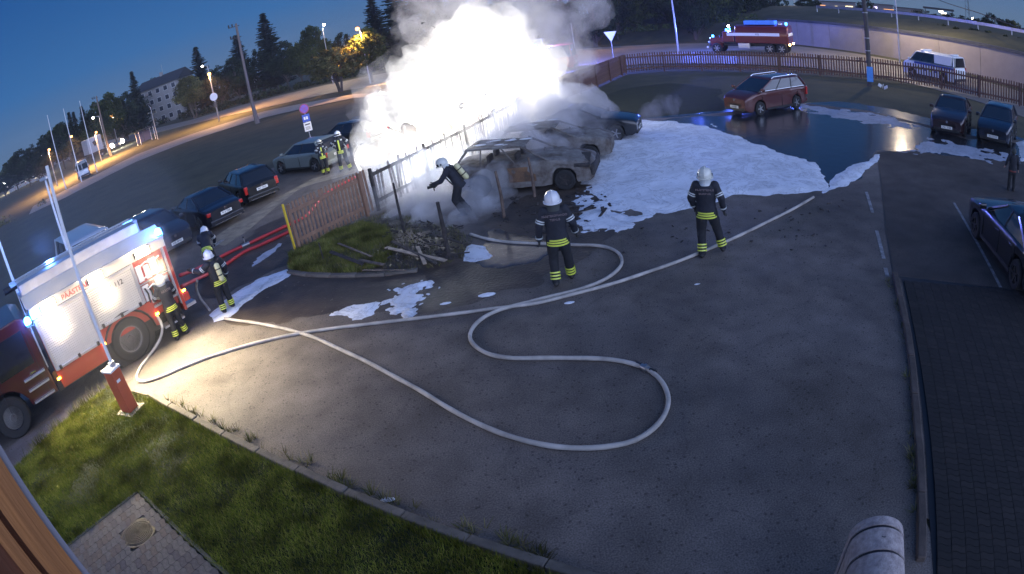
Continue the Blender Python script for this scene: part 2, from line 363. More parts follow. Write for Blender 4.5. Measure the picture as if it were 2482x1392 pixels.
# ------------------------------------------------------------------ kerbs made of single stones
M_kerbd = mat('dark_kerb_concrete', (.075, .058, .048), .85, var=.3, vscale=4, bump=.5)
def kerb(pts, blen, w, h, z0=0, gap=.012, m=None):
    root = bpy.data.objects.new('kerb', None); col.objects.link(root); root['kind'] = 'structure'
    sp = spline([(p[0], p[1], 0) for p in pts], .05); acc = 0; seg = [sp[0]]; me = None; n = 0
    for i in range(1, len(sp)):
        acc += (sp[i]-sp[i-1]).length
        if acc >= blen:
            a, b = seg[0], sp[i]; d = (b-a); L = d.length-gap
            if me is None: me = MB().box((0, 0, h/2-.06), (blen-gap, w, h+.12)).mesh('kerb_stone', m or M_concd)
            o = link_mesh('kerb_stone', me, root, ((a+b)/2)+Vector((0, 0, z0+random.uniform(-.012, .008))), (random.uniform(-.02, .02), random.uniform(-.01, .01), math.atan2(d.y, d.x)+random.uniform(-.008, .008)), (L/(blen-gap), 1, 1))
            bv = o.modifiers.new('bevel', 'BEVEL'); bv.width = .012; bv.segments = 1
            seg = [sp[i]]; acc = 0; n += 1
    return root
kerb([(-7.72, 9.24), (-5.02, 7.46), (-2.81, 6.0), (-1.39, 5.05), (-.1, 4.2), (1.2, 3.3)], .98, .13, .11)
kerb([(7.63, 8.92), (6.85, 7.6), (6.2, 6.5), (5.55, 5.5), (4.92, 4.5), (4.28, 3.46), (3.6, 2.4)], 1.0, .115, .09, m=M_kerbd)
kerb([(-5.85, 14.75), (-5.0, 14.15), (-3.5, 13.5), (-2.4, 13.2), (-1.6, 13.25)], .8, .14, .09)

# ------------------------------------------------------------------ lawns and grass blades
def blade_mat(name, c1, c2, c3):
    m = bpy.data.materials.new(name); m.use_nodes = True; nt = m.node_tree; N = nt.nodes; L = nt.links; b = N['Principled BSDF']
    g = N.new('ShaderNodeNewGeometry'); r = N.new('ShaderNodeValToRGB'); L.new(g.outputs['Random Per Island'], r.inputs[0])
    r.color_ramp.elements[0].color = c1+(1,); r.color_ramp.elements[1].color = c3+(1,); k = r.color_ramp.elements.new(.6); k.color = c2+(1,)
    tc = N.new('ShaderNodeTexCoord'); n = N.new('ShaderNodeTexNoise'); n.inputs['Scale'].default_value = 1.9; n.inputs['Detail'].default_value = 6; L.new(tc.outputs['Object'], n.inputs['Vector'])
    mr = N.new('ShaderNodeMapRange'); L.new(n.outputs['Fac'], mr.inputs[0]); mr.inputs[1].default_value = .35; mr.inputs[2].default_value = .65; mr.inputs[3].default_value = .42; mr.inputs[4].default_value = 1.4
    vm = N.new('ShaderNodeVectorMath'); vm.operation = 'SCALE'; L.new(r.outputs[0], vm.inputs[0]); L.new(mr.outputs[0], vm.inputs['Scale'])
    L.new(vm.outputs[0], b.inputs['Base Color']); b.inputs['Roughness'].default_value = .95; b.inputs['Specular IOR Level'].default_value = .04
    return m
M_blade = blade_mat('grass_blade', (.10, .135, .018), (.20, .22, .03), (.36, .31, .08))
M_blade2 = blade_mat('weed_blade', (.07, .09, .02), (.14, .13, .05), (.26, .22, .12))
def blades(name, poly, n, h, w, z, m, seed, clump=1.5, keep=None, **kw):
    g = np.random.default_rng(seed); poly = [V2(p) for p in poly]; xs = [p[0] for p in poly]; ys = [p[1] for p in poly]
    x = g.uniform(min(xs), max(xs), n*3); y = g.uniform(min(ys), max(ys), n*3); k = inside(x, y, poly)
    nn = fnoise(x, y, clump, seed); k &= g.random(len(x)) < np.clip((nn-.3)*3+.35, .45, 1)
    if keep is not None: k &= keep(x, y)
    x = x[k][:n]; y = y[k][:n]; nn = nn[k][:n]; c = len(x)
    hh = h*g.uniform(.5, 1.25, c)*(.75+nn*.5); a = g.uniform(0, 2*np.pi, c); la = g.uniform(0, 2*np.pi, c); ln = hh*g.uniform(.1, .9, c)
    wx = np.cos(a)*w*g.uniform(.6, 1.3, c); wy = np.sin(a)*w
    zz = np.full(c, z) if np.isscalar(z) else z(x, y)
    V = np.empty((c, 4, 3)); V[:, 0] = np.stack([x-wx, y-wy, zz-.01], -1); V[:, 1] = np.stack([x+wx, y+wy, zz-.01], -1)
    tx = x+np.cos(la)*ln; ty = y+np.sin(la)*ln
    V[:, 2] = np.stack([tx+wx*.25, ty+wy*.25, zz+hh], -1); V[:, 3] = np.stack([tx-wx*.25, ty-wy*.25, zz+hh*.97], -1)
    return np_mesh(name, V.reshape(-1, 3), np.arange(c*4).reshape(-1, 4), m, **kw)
LAWN = [(-7.75, 9.15), (-9.3, 9.85), (-9.9, 8.75), (-10.5, 7.2), (-11.6, 4.5), (-12.5, 1.5), (2.0, 1.5), (1.1, 3.25), (-.15, 4.12), (-1.42, 4.98), (-2.85, 5.93), (-5.05, 7.38)]
e1 = Vector((.80, -.60, 0)); e2 = Vector((-.60, -.80, 0)); PC = Vector((-6.45, 6.12, 0))
def offpatch(x, y):
    u = (x-PC.x)*e1.x+(y-PC.y)*e1.y; v = (x-PC.x)*e2.x+(y-PC.y)*e2.y
    return ~((u > -.02) & (v > -.02) & (u < 4.2) & (v < 2.62))
blades('grass', LAWN, 300000, .075, .0046, .055, M_blade, 31, keep=offpatch, label='mown green lawn in the near left corner beside the kerb', category='grass', kind='stuff')
hfield('lawn', LAWN, .08, .07, .8, .03, 3, 21, M_soil, top=.35, tsc=1.5, keepf=offpatch, kind='structure')
blades('dead_grass', LAWN, 26000, .06, .005, .06, M_blade2, 37, clump=3, keep=lambda x, y: offpatch(x, y) & (fnoise(x, y, 1.1, 77) > .52), label='straw-coloured dead blades mixed into the near lawn', category='grass', kind='stuff')
def weeds(pts, n, spread, h, seed, name='weeds'):
    pts = [Vector((p[0], p[1], 0)) for p in pts]; g = random.Random(seed); b = MB()
    for i in range(n):
        k = g.randrange(len(pts)-1); c = pts[k].lerp(pts[k+1], g.random()); c = c+Vector((g.gauss(0, spread), g.gauss(0, spread), 0))
        for j in range(g.randint(7, 16)):
            a = g.uniform(0, 6.28); r = g.uniform(.02, .14); hh = h*g.uniform(.4, 1.3); q = c+Vector((math.cos(a)*.03, math.sin(a)*.03, 0)); t = q+Vector((math.cos(a)*r, math.sin(a)*r, hh)); w = Vector((-math.sin(a), math.cos(a), 0))*.006
            b.add([q-w, q+w, t+w*.4, t-w*.4], [(0, 1, 2, 3)])
    return b
weeds([(-7.3, 9.1), (-5.0, 7.62), (-2.8, 6.15), (-1.35, 5.2), (0, 4.3)], 75, .05, .11, 4).build('weeds', M_blade2, kind='stuff', label='dry weeds growing in the gutter along the left kerb', category='weeds')
weeds([(7.4, 8.85), (6.2, 6.6), (4.9, 4.6), (4.2, 3.5)], 26, .03, .07, 5).build('weeds', M_blade2, kind='stuff', label='small weeds in the joint along the right kerb', category='weeds')
b = weeds([(-9.4, 9.9), (-9.95, 8.7), (-10.5, 7.3)], 40, .06, .22, 6); b.build('weeds', M_blade2, kind='stuff', label='taller grass tufts on the lawn edge beside the fire engine', category='weeds')

# paver patch: wavy interlocking blocks
PV = [mat('paver_grey', (.13, .115, .105), .85, var=.2, vscale=20, bump=.4, bscale=80), mat('paver_brown', (.12, .095, .08), .85, var=.2, vscale=20, bump=.4, bscale=80), mat('paver_dark', (.09, .08, .08), .85, var=.2, vscale=20, bump=.4, bscale=80)]
def wavy(L, W, h):
    n = 8; top = []; bot = []
    wv = lambda t: .017*math.sin(2*math.pi*t)
    for i in range(n+1):
        t = i/n; top.append((-L/2+L*t, W/2+wv(t))); bot.append((L/2-L*t, -W/2+wv(1-t)))
    return MB().poly(top[::-1]+bot[::-1], -h, 0)
def paving(o, a, b, na, nb, L, W, z, mats, test, limit, gap=.006):
    root = bpy.data.objects.new('paving', None); col.objects.link(root); root['kind'] = 'structure'
    mes = [wavy(L-gap, W-gap, .06).mesh('brick', m) for m in mats]; rest = [MB() for _ in mats]; rot = math.atan2(a.y, a.x); cand = []
    for j in range(nb):
        for i in range(na):
            p = o+a*((i+.5)*L)+b*((j+.5)*W)
            if test(p): cand.append(p)
    cand.sort(key=lambda p: p.length)
    for k, p in enumerate(cand):
        q = p+Vector((0, 0, z+random.uniform(-.0015, .0015))); mi = random.choices(range(len(mats)), [6, 2, 1][:len(mats)])[0]
        if k < limit: link_mesh('brick', mes[mi], root, q, (random.uniform(-.015, .015), random.uniform(-.015, .015), rot))
        else:
            wb_ = wavy(L-gap, W-gap, .06); MR = Matrix.Rotation(rot, 3, 'Z'); rest[mi].add([MR @ Vector(v)+q for v in wb_.v], wb_.f)
    big = MB()
    for i, r in enumerate(rest):
        big.add(r.v, r.f, i)
    if big.v: big.build('bricks', mats, root, kind='stuff')
    return root
MH = Vector((-6.02, 5.2, 0))
def vis_patch(p): return (p-MH).length > .31 and p.length > 4.6
paving(PC, e1, e2, 20, 24, .2, .108, .075, PV, vis_patch, 300)
MB().poly([V2(PC+e1*-.02), V2(PC+e1*4.2), V2(PC+e1*4.2+e2*2.62), V2(PC+e2*2.62+e1*-.02)], .02, .05).build('sand_bed', M_tar, kind='structure')
k = MB()
r0 = bpy.data.objects.new('edging', None); col.objects.link(r0); r0['kind'] = 'structure'
for i in range(5):
    c = PC+e1*(.5+i*1.0)-e2*.05; MB().box(c+Vector((0, 0, .03)), (.985, .06, .12), math.atan2(e1.y, e1.x)).build('kerb_stone', M_concd, r0, bevel=.008)
for i in range(3):
    c = PC+e2*(.5+i*1.0)-e1*.05; MB().box(c+Vector((0, 0, .02)), (.985, .06, .12), math.atan2(e2.y, e2.x)).build('kerb_stone', M_concd, r0, bevel=.008)
M_iron = mat('cast_iron', (.07, .062, .05), .55, metal=.6, var=.3, vscale=12, bump=.3)
mh = thing('manhole_cover', 'round ribbed iron manhole cover set in the block paving', 'manhole cover', MH+Vector((0, 0, .05)))
MB().lathe([(.33, 0), (.33, .022), (.29, .022), (.29, .01)], n=32).build('frame', M_iron, mh)
b = MB().lathe([(.28, 0), (.28, .024), (.001, .024)], n=32)
for r in (.26, .22, .18, .14, .10, .06):
    b.lathe([(r, .024), (r, .034), (r-.016, .034), (r-.016, .024)], n=32)
b.build('lid', M_iron, mh)

# block paving right of the right kerb
RP = [mat('paver_right', (.014, .012, .011), .85, var=.2, vscale=20, bump=.4, bscale=80), mat('paver_right_light', (.022, .018, .016), .85, var=.2, vscale=20, bump=.4, bscale=80)]
f1 = Vector((.52, .854, 0)).normalized(); f2 = Vector((.854, -.52, 0)); RO = Vector((3.65, 2.2, 0))+f2*.09
polyR = [(4.4, 3.45), (7.75, 8.82), (9.72, 7.38), (13, 5.3), (12, 1.2), (3.2, 1.2)]
paving(RO, f2, f1, 40, 70, .2, .108, .03, RP, lambda p: inside(np.array([p.x]), np.array([p.y]), polyR)[0] and (p-Vector((3.2, 2.5, 0))).length > .8, 300)
sheet('sand_bed', polyR, .0065, M_tar, thick=.004)
# ================================================================== FENCES
M_fence = mat('brown_fence_paint', (.25, .145, .09), .7, var=.25, vscale=6, bump=.3, stretch=(1, 1, .15))
M_fence2 = mat('dark_fence_paint', (.12, .062, .05), .75, var=.25, vscale=6, bump=.3)
M_firelit = mat('firelit_wood', (.42, .38, .35), .85, c2=(.12, .10, .09), vscale=5, bump=.5)  # pale tone puts the firelight on the burning pickets into their colour
M_char = mat('charred_wood', (.018, .016, .015), .85, c2=(.06, .05, .045), vscale=9, bump=.8, bscale=40)
M_yellow = mat('yellow_paint', (.75, .52, .04), .5, var=.1)
def rayat(px, py, dist):
    x = (px-1241)/1241; y = -(py-696)/1241; r = math.hypot(x, y); th = r/LF+LK*(r/LF)**3
    d = CM @ Vector((math.sin(th)*x/(r+1e-12), math.sin(th)*y/(r+1e-12), -math.cos(th)))
    return Vector((d.x, d.y, d.z))*(dist/math.hypot(d.x, d.y))+Vector((0, 0, CAMH))
def picket_mesh(w, h, m, name='picket'):
    return MB().poly([(-w/2, -h/2), (w/2, -h/2), (w/2, h/2-.03), (0, h/2), (-w/2, h/2-.03)], -.01, .01).mesh(name, m)
def fence(pts, label, h, sp, w, m, mp, post_every, side, group=None, post_h=0, z0=0, burnt=None):
    root = thing('picket_fence', label, 'fence', (0, 0, 0), 0, group); pm = picket_mesh(w, h, m); pc = picket_mesh(w, h*.97, M_char); pa_ = picket_mesh(w, h*.98, M_firelit)
    path = spline([(p[0], p[1], 0) for p in pts], .02) if len(pts) > 2 else [Vector((pts[0][0], pts[0][1], 0)).lerp(Vector((pts[1][0], pts[1][1], 0)), t/600) for t in range(601)]
    acc = 0; nxt = sp/2; npost = 0; total = 0; seg_start = path[0]
    for i in range(1, len(path)):
        a, b = path[i-1], path[i]; l = (b-a).length; d = (b-a).normalized(); n = Vector((-d.y, d.x, 0))*side
        ang = math.atan2(d.y, d.x)
        while acc+l >= nxt:
            p = a+d*(nxt-acc); bf = burnt and burnt[0] < nxt < burnt[1]
            tilt = random.gauss(0, .02)+(random.gauss(0, .06) if bf else 0)
            if not (bf and random.random() < .30):
                link_mesh('picket', (pc if random.random() < .22 else pa_) if bf else pm, root, p+Vector((0, 0, z0+h/2+.06+random.uniform(-.012, .012)-(random.uniform(0, .25) if bf else 0))), Matrix.Rotation(ang, 4, 'Z').to_euler() if False else (math.pi/2, tilt, ang))
            nxt += sp
        acc += l
        if acc >= npost*post_every and npost*post_every <= acc:
            q = b+n*.085; hh = h+.02+post_h
            po = MB().box((0, 0, hh/2-.15), (.09, .09, hh+.3)).build('post', mp, root); po.location = q+Vector((0, 0, z0)); po.rotation_euler = (0, 0, ang); npost += 1
            if (b-seg_start).length > .5 or npost == 1:
                if npost > 1:
                    for zz in (z0+.30, z0+h-.22): MB().bar(seg_start+n*.032+Vector((0, 0, zz)), b+n*.032+Vector((0, 0, zz)), .035, .11).build('rail', mp if not (burnt and burnt[0] < acc-post_every/2 < burnt[1]) else M_char, root)
                seg_start = b
    return root
# near piece with the yellow end board
nf = fence([(-6.02, 16.5), (-3.95, 18.85)], 'brown picket fence piece with a yellow end post beside the grass island', 1.42, .142, .082, M_fence, M_fence, 2.76, -1)
b = MB().box((0, 0, .75), (.05, .07, 1.5)).build('end_post', M_yellow, nf); b.location = (-6.09, 16.42, 0); b.rotation_euler = (0, 0, .85)
fence([(-3.9, 18.95), (-1.0, 23.6), (2.0, 29.8), (4.4, 34.7)], 'picket fence standing in the blaze behind the burnt cars', 1.42, .16, .10, M_fence, M_char, 2.9, -1, burnt=(0, 12))
cor = at(1517, 178)
fence([(4.45, 34.8), (7.4, 38.9), (cor.x, cor.y)], 'reddish picket fence running from the smoke up to the corner by the road', 1.42, .16, .135, M_fence2, M_fence2, 2.7, -1)
fb = [V2(at(*p)) for p in ((1517, 178), (1610, 171), (1807, 173), (1927, 178), (2010, 184), (2120, 193), (2193, 203), (2293, 218), (2380, 238), (2460, 254), (2530, 276))]
fence(fb, 'long dark picket fence along the road from the corner to the right', 1.40, .19, .10, M_fence2, M_fence2, 3.0, -1)
# the burnt line of posts near the grass island
def burnt_post(pb, pt, r, lab):
    b = at(*pb); h = hgt(b, pt); o = MB(); n = 9; rings = []
    for i in range(n+1):
        t = i/n; rr = r*(1-.25*t)*random.uniform(.86, 1.1); rings.append(o.ring(b+Vector((random.uniform(-.008, .008), random.uniform(-.008, .008), -.1+(h+.1)*t)), Vector((1, 0, 0)), Vector((0, 1, 0)), rr, rr, 9))
    o.loft(rings); return tag(o.build('burnt_post', M_char, auto=50), lab, 'post', 'charred posts of the burnt fence')
burnt_post((1091, 635), (1062, 490), .055, 'thick charred post standing at the edge of the small foam puddle')
burnt_post((982, 572), (952, 444), .045, 'slim charred post standing in the white smoke behind the island')
M_post2 = mat('scorched_post', (.12, .085, .065), .8, var=.4, vscale=8, bump=.5)
for pb, pt, lab in (((1222, 528), (1203, 415), 'crooked charred post in front of the rusty door of the burnt car'), ((1296, 478), (1275, 382), 'tall scorched post in front of the burnt car bonnet')):
    b = at(*pb); h = hgt(b, pt); a = Vector((0, 0, -.1)); c = Vector((random.uniform(-.05, .05), 0, h))
    o = MB().tube([a+b, b+Vector((.02, 0, h*.5)), b+c], [.05, .045, .035], 8).build('burnt_post', M_post2, auto=50); tag(o, lab, 'post', 'charred posts of the burnt fence')
b = at(787, 640); h = hgt(b, (768, 590)); o = MB().cyl(b-Vector((0, 0, .1)), b+Vector((0, 0, h)), .02, .016, 8).build('marker_stake', M_char); tag(o, 'thin black stake standing in the grass of the island', 'stake')

# ------------------------------------------------------------------ the grass island and the fallen boards
ISL = P((700, 618), (698, 655), (740, 668), (800, 668), (880, 672), (960, 668), (1060, 655), (1128, 632), (1148, 590), (1100, 560), (1010, 535), (930, 525), (860, 545), (780, 580))
ISLG = P((703, 622), (702, 658), (760, 668), (850, 668), (930, 655), (965, 610), (940, 560), (880, 545), (820, 562), (770, 592))
hfield('island', ISL, .06, .10, .3, .12, 2, 41, M_dirt, top=.4, tsc=2.5, kind='structure')
M_bladei = blade_mat('island_grass', (.08, .105, .02), (.16, .17, .04), (.28, .24, .09))
blades('grass', ISLG, 34000, .12, .0055, .06, M_bladei, 32, clump=2, label='long green grass on the left half of the island', category='grass', kind='stuff')
blades('grass', ISL, 6000, .10, .006, .08, M_blade2, 33, clump=2, label='thin scorched grass stalks among the fallen boards', category='grass', kind='stuff')
M_board = mat('scorched_board', (.20, .15, .11), .8, c2=(.05, .04, .035), vscale=4, bump=.4)
M_boardl = mat('pale_board', (.34, .27, .2), .8, var=.3, vscale=4, bump=.4)
BL = [((935, 600), (1080, 632), .12, M_boardl, 'long pale board lying across the island to the thick charred post'), ((1012, 598), (1030, 640), .09, M_boardl, 'short pale board crossing the long one'),
      ((800, 610), (880, 640), .10, M_char, 'black board lying in the grass near the thin stake'), ((870, 630), (930, 642), .09, M_board, 'brown board lying on the island edge'),
      ((950, 585), (1060, 640), .08, M_char, 'charred board lying under the pale one'), ((1030, 590), (1100, 600), .07, M_char, 'charred stick lying by the foam puddle'),
      ((880, 655), (985, 655), .08, M_board, 'brown board lying along the kerb of the island'), ((1060, 570), (1120, 590), .08, M_char, 'charred board end in the smoke'),
      ((820, 590), (900, 622), .07, M_board, 'scorched board half hidden in the grass'), ((1080, 618), (1138, 612), .06, M_char, 'thin black lath pointing over the foam puddle')]
for i, (a, c, w, m, lab) in enumerate(BL):
    a = at(*a, .19); c = at(*c, .19+.02*(i % 3)); tag(MB().bar(a, c, w, .025, up=(random.uniform(-.3, .3), random.uniform(-.3, .3), 1)).build('fallen_board', m, bevel=.004), lab, 'board', 'boards fallen on the island')
# loose charred rubble (nobody could count it)
def rubble(name, poly, n, s, m, seed, lab, z=.0, cat='debris'):
    g = random.Random(seed); b = MB(); poly = [V2(p) for p in poly]; xs = [p[0] for p in poly]; ys = [p[1] for p in poly]; k = 0
    while k < n:
        x = g.uniform(min(xs), max(xs)); y = g.uniform(min(ys), max(ys))
        if not inside(np.array([x]), np.array([y]), poly)[0]: continue
        sz = s*g.uniform(.3, 1.6)**1.6; b.box((x, y, z+sz*.2), (sz*g.uniform(.5, 2.6), sz*g.uniform(.3, 1), sz*g.uniform(.1, .6)), g.uniform(0, 3.14), rot=Euler((g.uniform(-.5, .5), g.uniform(-.5, .5), g.uniform(0, 6.28))).to_matrix()); k += 1
    return b.build(name, m, label=lab, category=cat, kind='stuff')
rubble('rubble', P((930, 560), (980, 545), (1120, 560), (1150, 600), (1100, 645), (1000, 662), (940, 640)), 380, .035, M_char, 3, 'charred wood scraps and rubble on the right half of the island', .16)
rubble('rubble', P((1180, 490), (1420, 455), (1500, 480), (1440, 545), (1330, 570), (1200, 560)), 260, .05, M_char, 4, 'black burnt scraps on the ground in front of the burnt car')
rubble('pebbles', P((620, 700), (720, 680), (900, 690), (1100, 680), (1300, 640), (1450, 560), (1560, 560), (1500, 650), (1350, 700), (1100, 750), (900, 750), (700, 770)), 700, .018, M_concd, 5, 'small stones scattered on the muddy asphalt', cat='pebbles')
rubble('litter', P((1480, 560), (1700, 540), (1900, 500), (2080, 480), (2100, 560), (1950, 620), (1700, 600), (1500, 640)), 90, .035, M_char, 6, 'dark leaves and grit on the asphalt near the long hose', cat='litter')

# ================================================================== POLES, LAMPS, SIGNS
M_steel = mat('galvanised_steel', (.38, .39, .4), .45, metal=.7, var=.15, vscale=4)
M_white = mat('white_paint', (.75, .75, .75), .5, var=.06)
M_wood = mat('weathered_pole_wood', (.16, .13, .11), .85, var=.3, vscale=3, bump=.4, stretch=(4, 4, .3))
M_dark = mat('dark_metal', (.03, .03, .035), .5, metal=.3)
E_warm = emit('sodium_lamp', (1, .42, .12), 9); E_white = emit('white_lamp', (1, .93, .82), 45); E_far = emit('far_lamp', (1, .9, .72), 30)
def pole_thing(name, lab, cat, base, h, r0, r1, m, group=None, top=None, z0=-.3):
    t = thing(name, lab, cat, base, 0, group)
    MB().cyl((0, 0, z0), (0, 0, h), r0, r1, 12).build('pole', m, t, smooth=False, auto=40); return t
def street_lamp(pb, pl, lab, color='white', power=300, rad=.16, r0=.09, m=None, ptop=None, light=True, zz=0):
    b = at(*pb, zz); dist = math.hypot(b.x, b.y)
    head = rayat(pl[0], pl[1], dist); h = head.z if ptop is None else hgt(b, ptop)
    t = thing('street_lamp', lab, 'street lamp', b, 0, 'street lamps along the far roads')
    MB().cyl((0, 0, -.3), (0, 0, h-zz-.1), r0, r0*.6, 10).build('pole', m or M_steel, t, auto=40)
    hd = head-b; side = Vector((hd.x, hd.y, 0)); L = side.length
    if L > .15: MB().tube([(0, 0, h-zz-.25), (hd.x*.3, hd.y*.3, h-zz-.02), (hd.x, hd.y, hd.z+.1)], .04, 8).build('arm', m or M_steel, t)
    MB().box((hd.x, hd.y, hd.z+rad*.9), (.55, .28, .12), math.atan2(hd.y, hd.x)).build('lamp_head', M_dark, t, bevel=.03)
    if light:
        MB().sphere((hd.x, hd.y, hd.z), rad, 10).build('bulb', {'orange': E_warm, 'white': E_white}[color], t, smooth=True)
        if power:
            l = lamp('lamp_light', 'SPOT', head-Vector((0, 0, rad*1.2)), power, {'orange': (1, .50, .16), 'white': (1, .78, .52)}[color], .15, (0, 0, -1), R(165), .6)
    return t
street_lamp((898, 203), (866, 70), 'orange street lamp glowing above the yellow-lit tree left of the smoke', 'orange', 26000, .26)
street_lamp((808, 205), (785, 60), 'white street lamp on a bent arm left of the orange one', 'white', 6000, .2, ptop=(803, 62))
street_lamp((531, 291), (507, 180), 'orange street lamp with a round traffic sign on its pole', 'orange', 36000, .28, ptop=(504, 160))
street_lamp((529, 277), (490, 161), 'white lamp on the long arm above the orange lamp near the apartment block', 'white', 0, .2, ptop=(505, 158))
street_lamp((356, 310), (326, 235), 'white street lamp between the big round tree and the billboard', 'white', 9000, .24, ptop=(337, 233))
street_lamp((383, 337), (360, 257), 'unlit bent street lamp left of the billboard', 'white', 0, .2, ptop=(366, 258), light=False)
street_lamp((407, 280), (395, 258), 'small bright lamp in front of the apartment block', 'white', 900, .2)
street_lamp((287, 352), (270, 281), 'amber street lamp above the bright parked headlights', 'orange', 20000, .34)
street_lamp((262, 372), (225, 286), 'small white lamp high beside the tall wooden pole', 'white', 3500, .22)
street_lamp((247, 392), (233, 321), 'glowing lamp in front of the white box trailer', 'orange', 30000, .2)
street_lamp((192, 420), (173, 331), 'bright lamp right of the middle flagpole top', 'orange', 24000, .2)
street_lamp((170, 392), (156, 331), 'fainter white lamp left of the middle flagpole', 'white', 600, .2)
street_lamp((140, 452), (119, 363), 'white lamp close left of the leftmost flagpole', 'orange', 22000, .2)
FL = [((109, 432), (97, 377), 'pale roadside lamp second left of the leftmost flagpole'), ((88, 437), (86, 385), 'first lamp of the close pair on the far left road'), ((82, 441), (77, 387), 'second lamp of the close pair on the far left road'),
      ((72, 440), (60, 399), 'far left lamp right of the bright double lamp'), ((57, 448), (49, 412), 'bright double lamp on the far left road'), ((35, 460), (26, 431), 'lamp above the row of parked cars on the far left'), ((22, 465), (16, 438), 'second lamp from the left edge'), ((12, 470), (9, 444), 'lamp closest to the left edge')]
for pb, pl, lab in FL: street_lamp(pb, pl, lab, 'white', 2500, .42 if pl[0] < 70 else .3, r0=.12)
street_lamp((1645, 132), (1634, -60), 'tall street lamp pole lit blue beyond the fence corner', 'white', 0, .2, light=False, r0=.10)
street_lamp((2181, 152), (2160, -104), 'slim street lamp in front of the retaining wall left of the police van', 'white', 9000, .24, r0=.08)
street_lamp((1393, 118), (1362, -70), 'pale street lamp between the smoke and the yield sign', 'orange', 9000, .2, r0=.09)
street_lamp((1931, 66), (1920, -70), 'thin lamp pole behind the tanker', 'white', 9000, .24, r0=.08)
# lights of the wet reflection at the right: a lamp on a pole out of frame above the fence
# flag poles
for pb, pt, lab in (((160, 457), (118, 280), 'leftmost of the three white flagpoles'), ((198, 440), (155, 265), 'middle white flagpole in front of the white van'), ((235, 416), (192, 247), 'rightmost of the three white flagpoles')):
    b = at(*pb); t = pole_thing('flagpole', lab, 'flagpole', b, hgt(b, pt), .09, .035, M_white, 'white flagpoles on the field edge'); MB().sphere((0, 0, hgt(b, pt)+.04), .06, 8).build('finial', M_white, t)
# wooden power poles with insulators
def power_pole(pb, pt, lab, r, ins):
    b = at(*pb); h = hgt(b, pt); t = thing('power_pole', lab, 'power pole', b); MB().cyl((0, 0, -.3), (0, 0, h), r, r*.65, 12).build('pole', M_wood, t, auto=40)
    MB().cyl((.25, 0, -.3), (.06, 0, h*.22), r*.8, r*.7, 10).build('stub', M_wood, t, auto=40)
    d = Vector((b.y, -b.x, 0)).normalized()
    for k, z in enumerate((h-.3, h-1.6)):
        MB().bar(d*-.9+Vector((0, 0, z)), d*.35+Vector((0, 0, z)), .08, .08).build('crossarm', M_dark, t)
        for s in (-.85, -.45): MB().cyl(d*s+Vector((0, 0, z)), d*s+Vector((0, 0, z+.35)), .09, .09, 8).build('insulator', M_dark, t)
power_pole((622, 298), (570, 58), 'tall wooden power pole with insulators at the path', .2, 1)
power_pole((268, 378), (236, 232), 'leaning-looking wooden power pole by the white box trailer', .2, 1)
# right hand utility pole with blue box
b = at(2108, 208); t = thing('utility_pole', 'thick utility pole with a blue box in front of the fence', 'utility pole', b)
MB().cyl((0, 0, -.3), (0, 0, 9.5), .17, .12, 14).build('pole', mat('tarred_pole', (.07, .06, .06), .8, var=.3, vscale=3, bump=.3, stretch=(4, 4, .3)), t, auto=40)
M_blue = mat('blue_board', (.08, .28, .75), .5, var=.1)
dv = Vector((-b.x, -b.y, 0)).normalized(); sd = Vector((-dv.y, dv.x, 0))
MB().box(dv*.22+Vector((0, 0, .75))-sd*-.05, (.06, .42, .95), math.atan2(dv.y, dv.x)).build('blue_box', M_blue, t, bevel=.01)
for z in (3.0, 4.6, 2.2): MB().lathe([(.175, z), (.19, z), (.19, z+.05), (.175, z+.05)], n=14).build('band', M_steel, t)
# overhead cable
pts = [rayat(2180, -45, 80), rayat(2275, 0, 66), rayat(2376, 33, 50), rayat(2440, 56, 42), rayat(2520, 88, 35)]
tag(MB().tube(spline(pts, 1), .035, 6).build('overhead_cable', M_dark), 'black overhead cable crossing the sky at the top right', 'cable')
# lattice mast far right
b = rayat(2347, 45, 240); b.z = -1; h = hgt(b, (2344, 0)); t = thing('lattice_mast', 'faint lattice mast on the right horizon', 'mast', b)
for a in range(3):
    c = Vector((math.cos(a*2.09), math.sin(a*2.09), 0)); MB().bar(c*1.3, c*.5+Vector((0, 0, h+7)), .12, .12).build('leg', M_dark, t)
for z in range(1, 12, 2): MB().bar((1, 0, z), (-.6, .7, z+1.4), .08, .08).build('brace', M_dark, t)
# signs
M_signw = mat('sign_white', (.8, .8, .8), .4); M_signb = mat('sign_blue', (.03, .09, .5), .4); M_red = mat('sign_red', (.55, .03, .03), .4); M_signp = mat('sign_violet', (.16, .08, .5), .4)
def facing(b): return math.atan2(-b.y, -b.x)      # local +x looks to the camera
b = at(753, 337); t = thing('parking_sign', 'no-stopping sign over a blue plate and a white plate beside the silver car', 'traffic sign', b, facing(b)+.15); h = hgt(b, (736, 252))
MB().cyl((0, 0, -.2), (0, 0, h), .035, n=8).build('pole', M_steel, t)
def disc(m, z, r, x=.05, name='plate', th=.015): return MB().cyl((x, 0, z), (x+th, 0, z), r, n=24).build(name, m, t)
disc(mat('sign_rim', (.30, .03, .12), .4), h-.33, .33, name='rim'); disc(M_signp, h-.33, .27, .067)
for s in (1, -1): MB().bar((.09, -.2, h-.33-.2*s), (.09, .2, h-.33+.2*s), .012, .06, up=(1, 0, 0)).build('cross_bar', M_red, t)
MB().box((.05, 0, h-.98), (.02, .52, .5)).build('blue_plate', M_signb, t); MB().box((.05, 0, h-1.58), (.02, .52, .62)).build('white_plate', M_signw, t)
for y in (-.1, .06): MB().box((.065, y, h-.98), (.008, .12, .2)).build('symbol', M_signw, t)
MB().box((.066, 0, h-1.42), (.01, .36, .08)).build('arrow', M_dark, t)
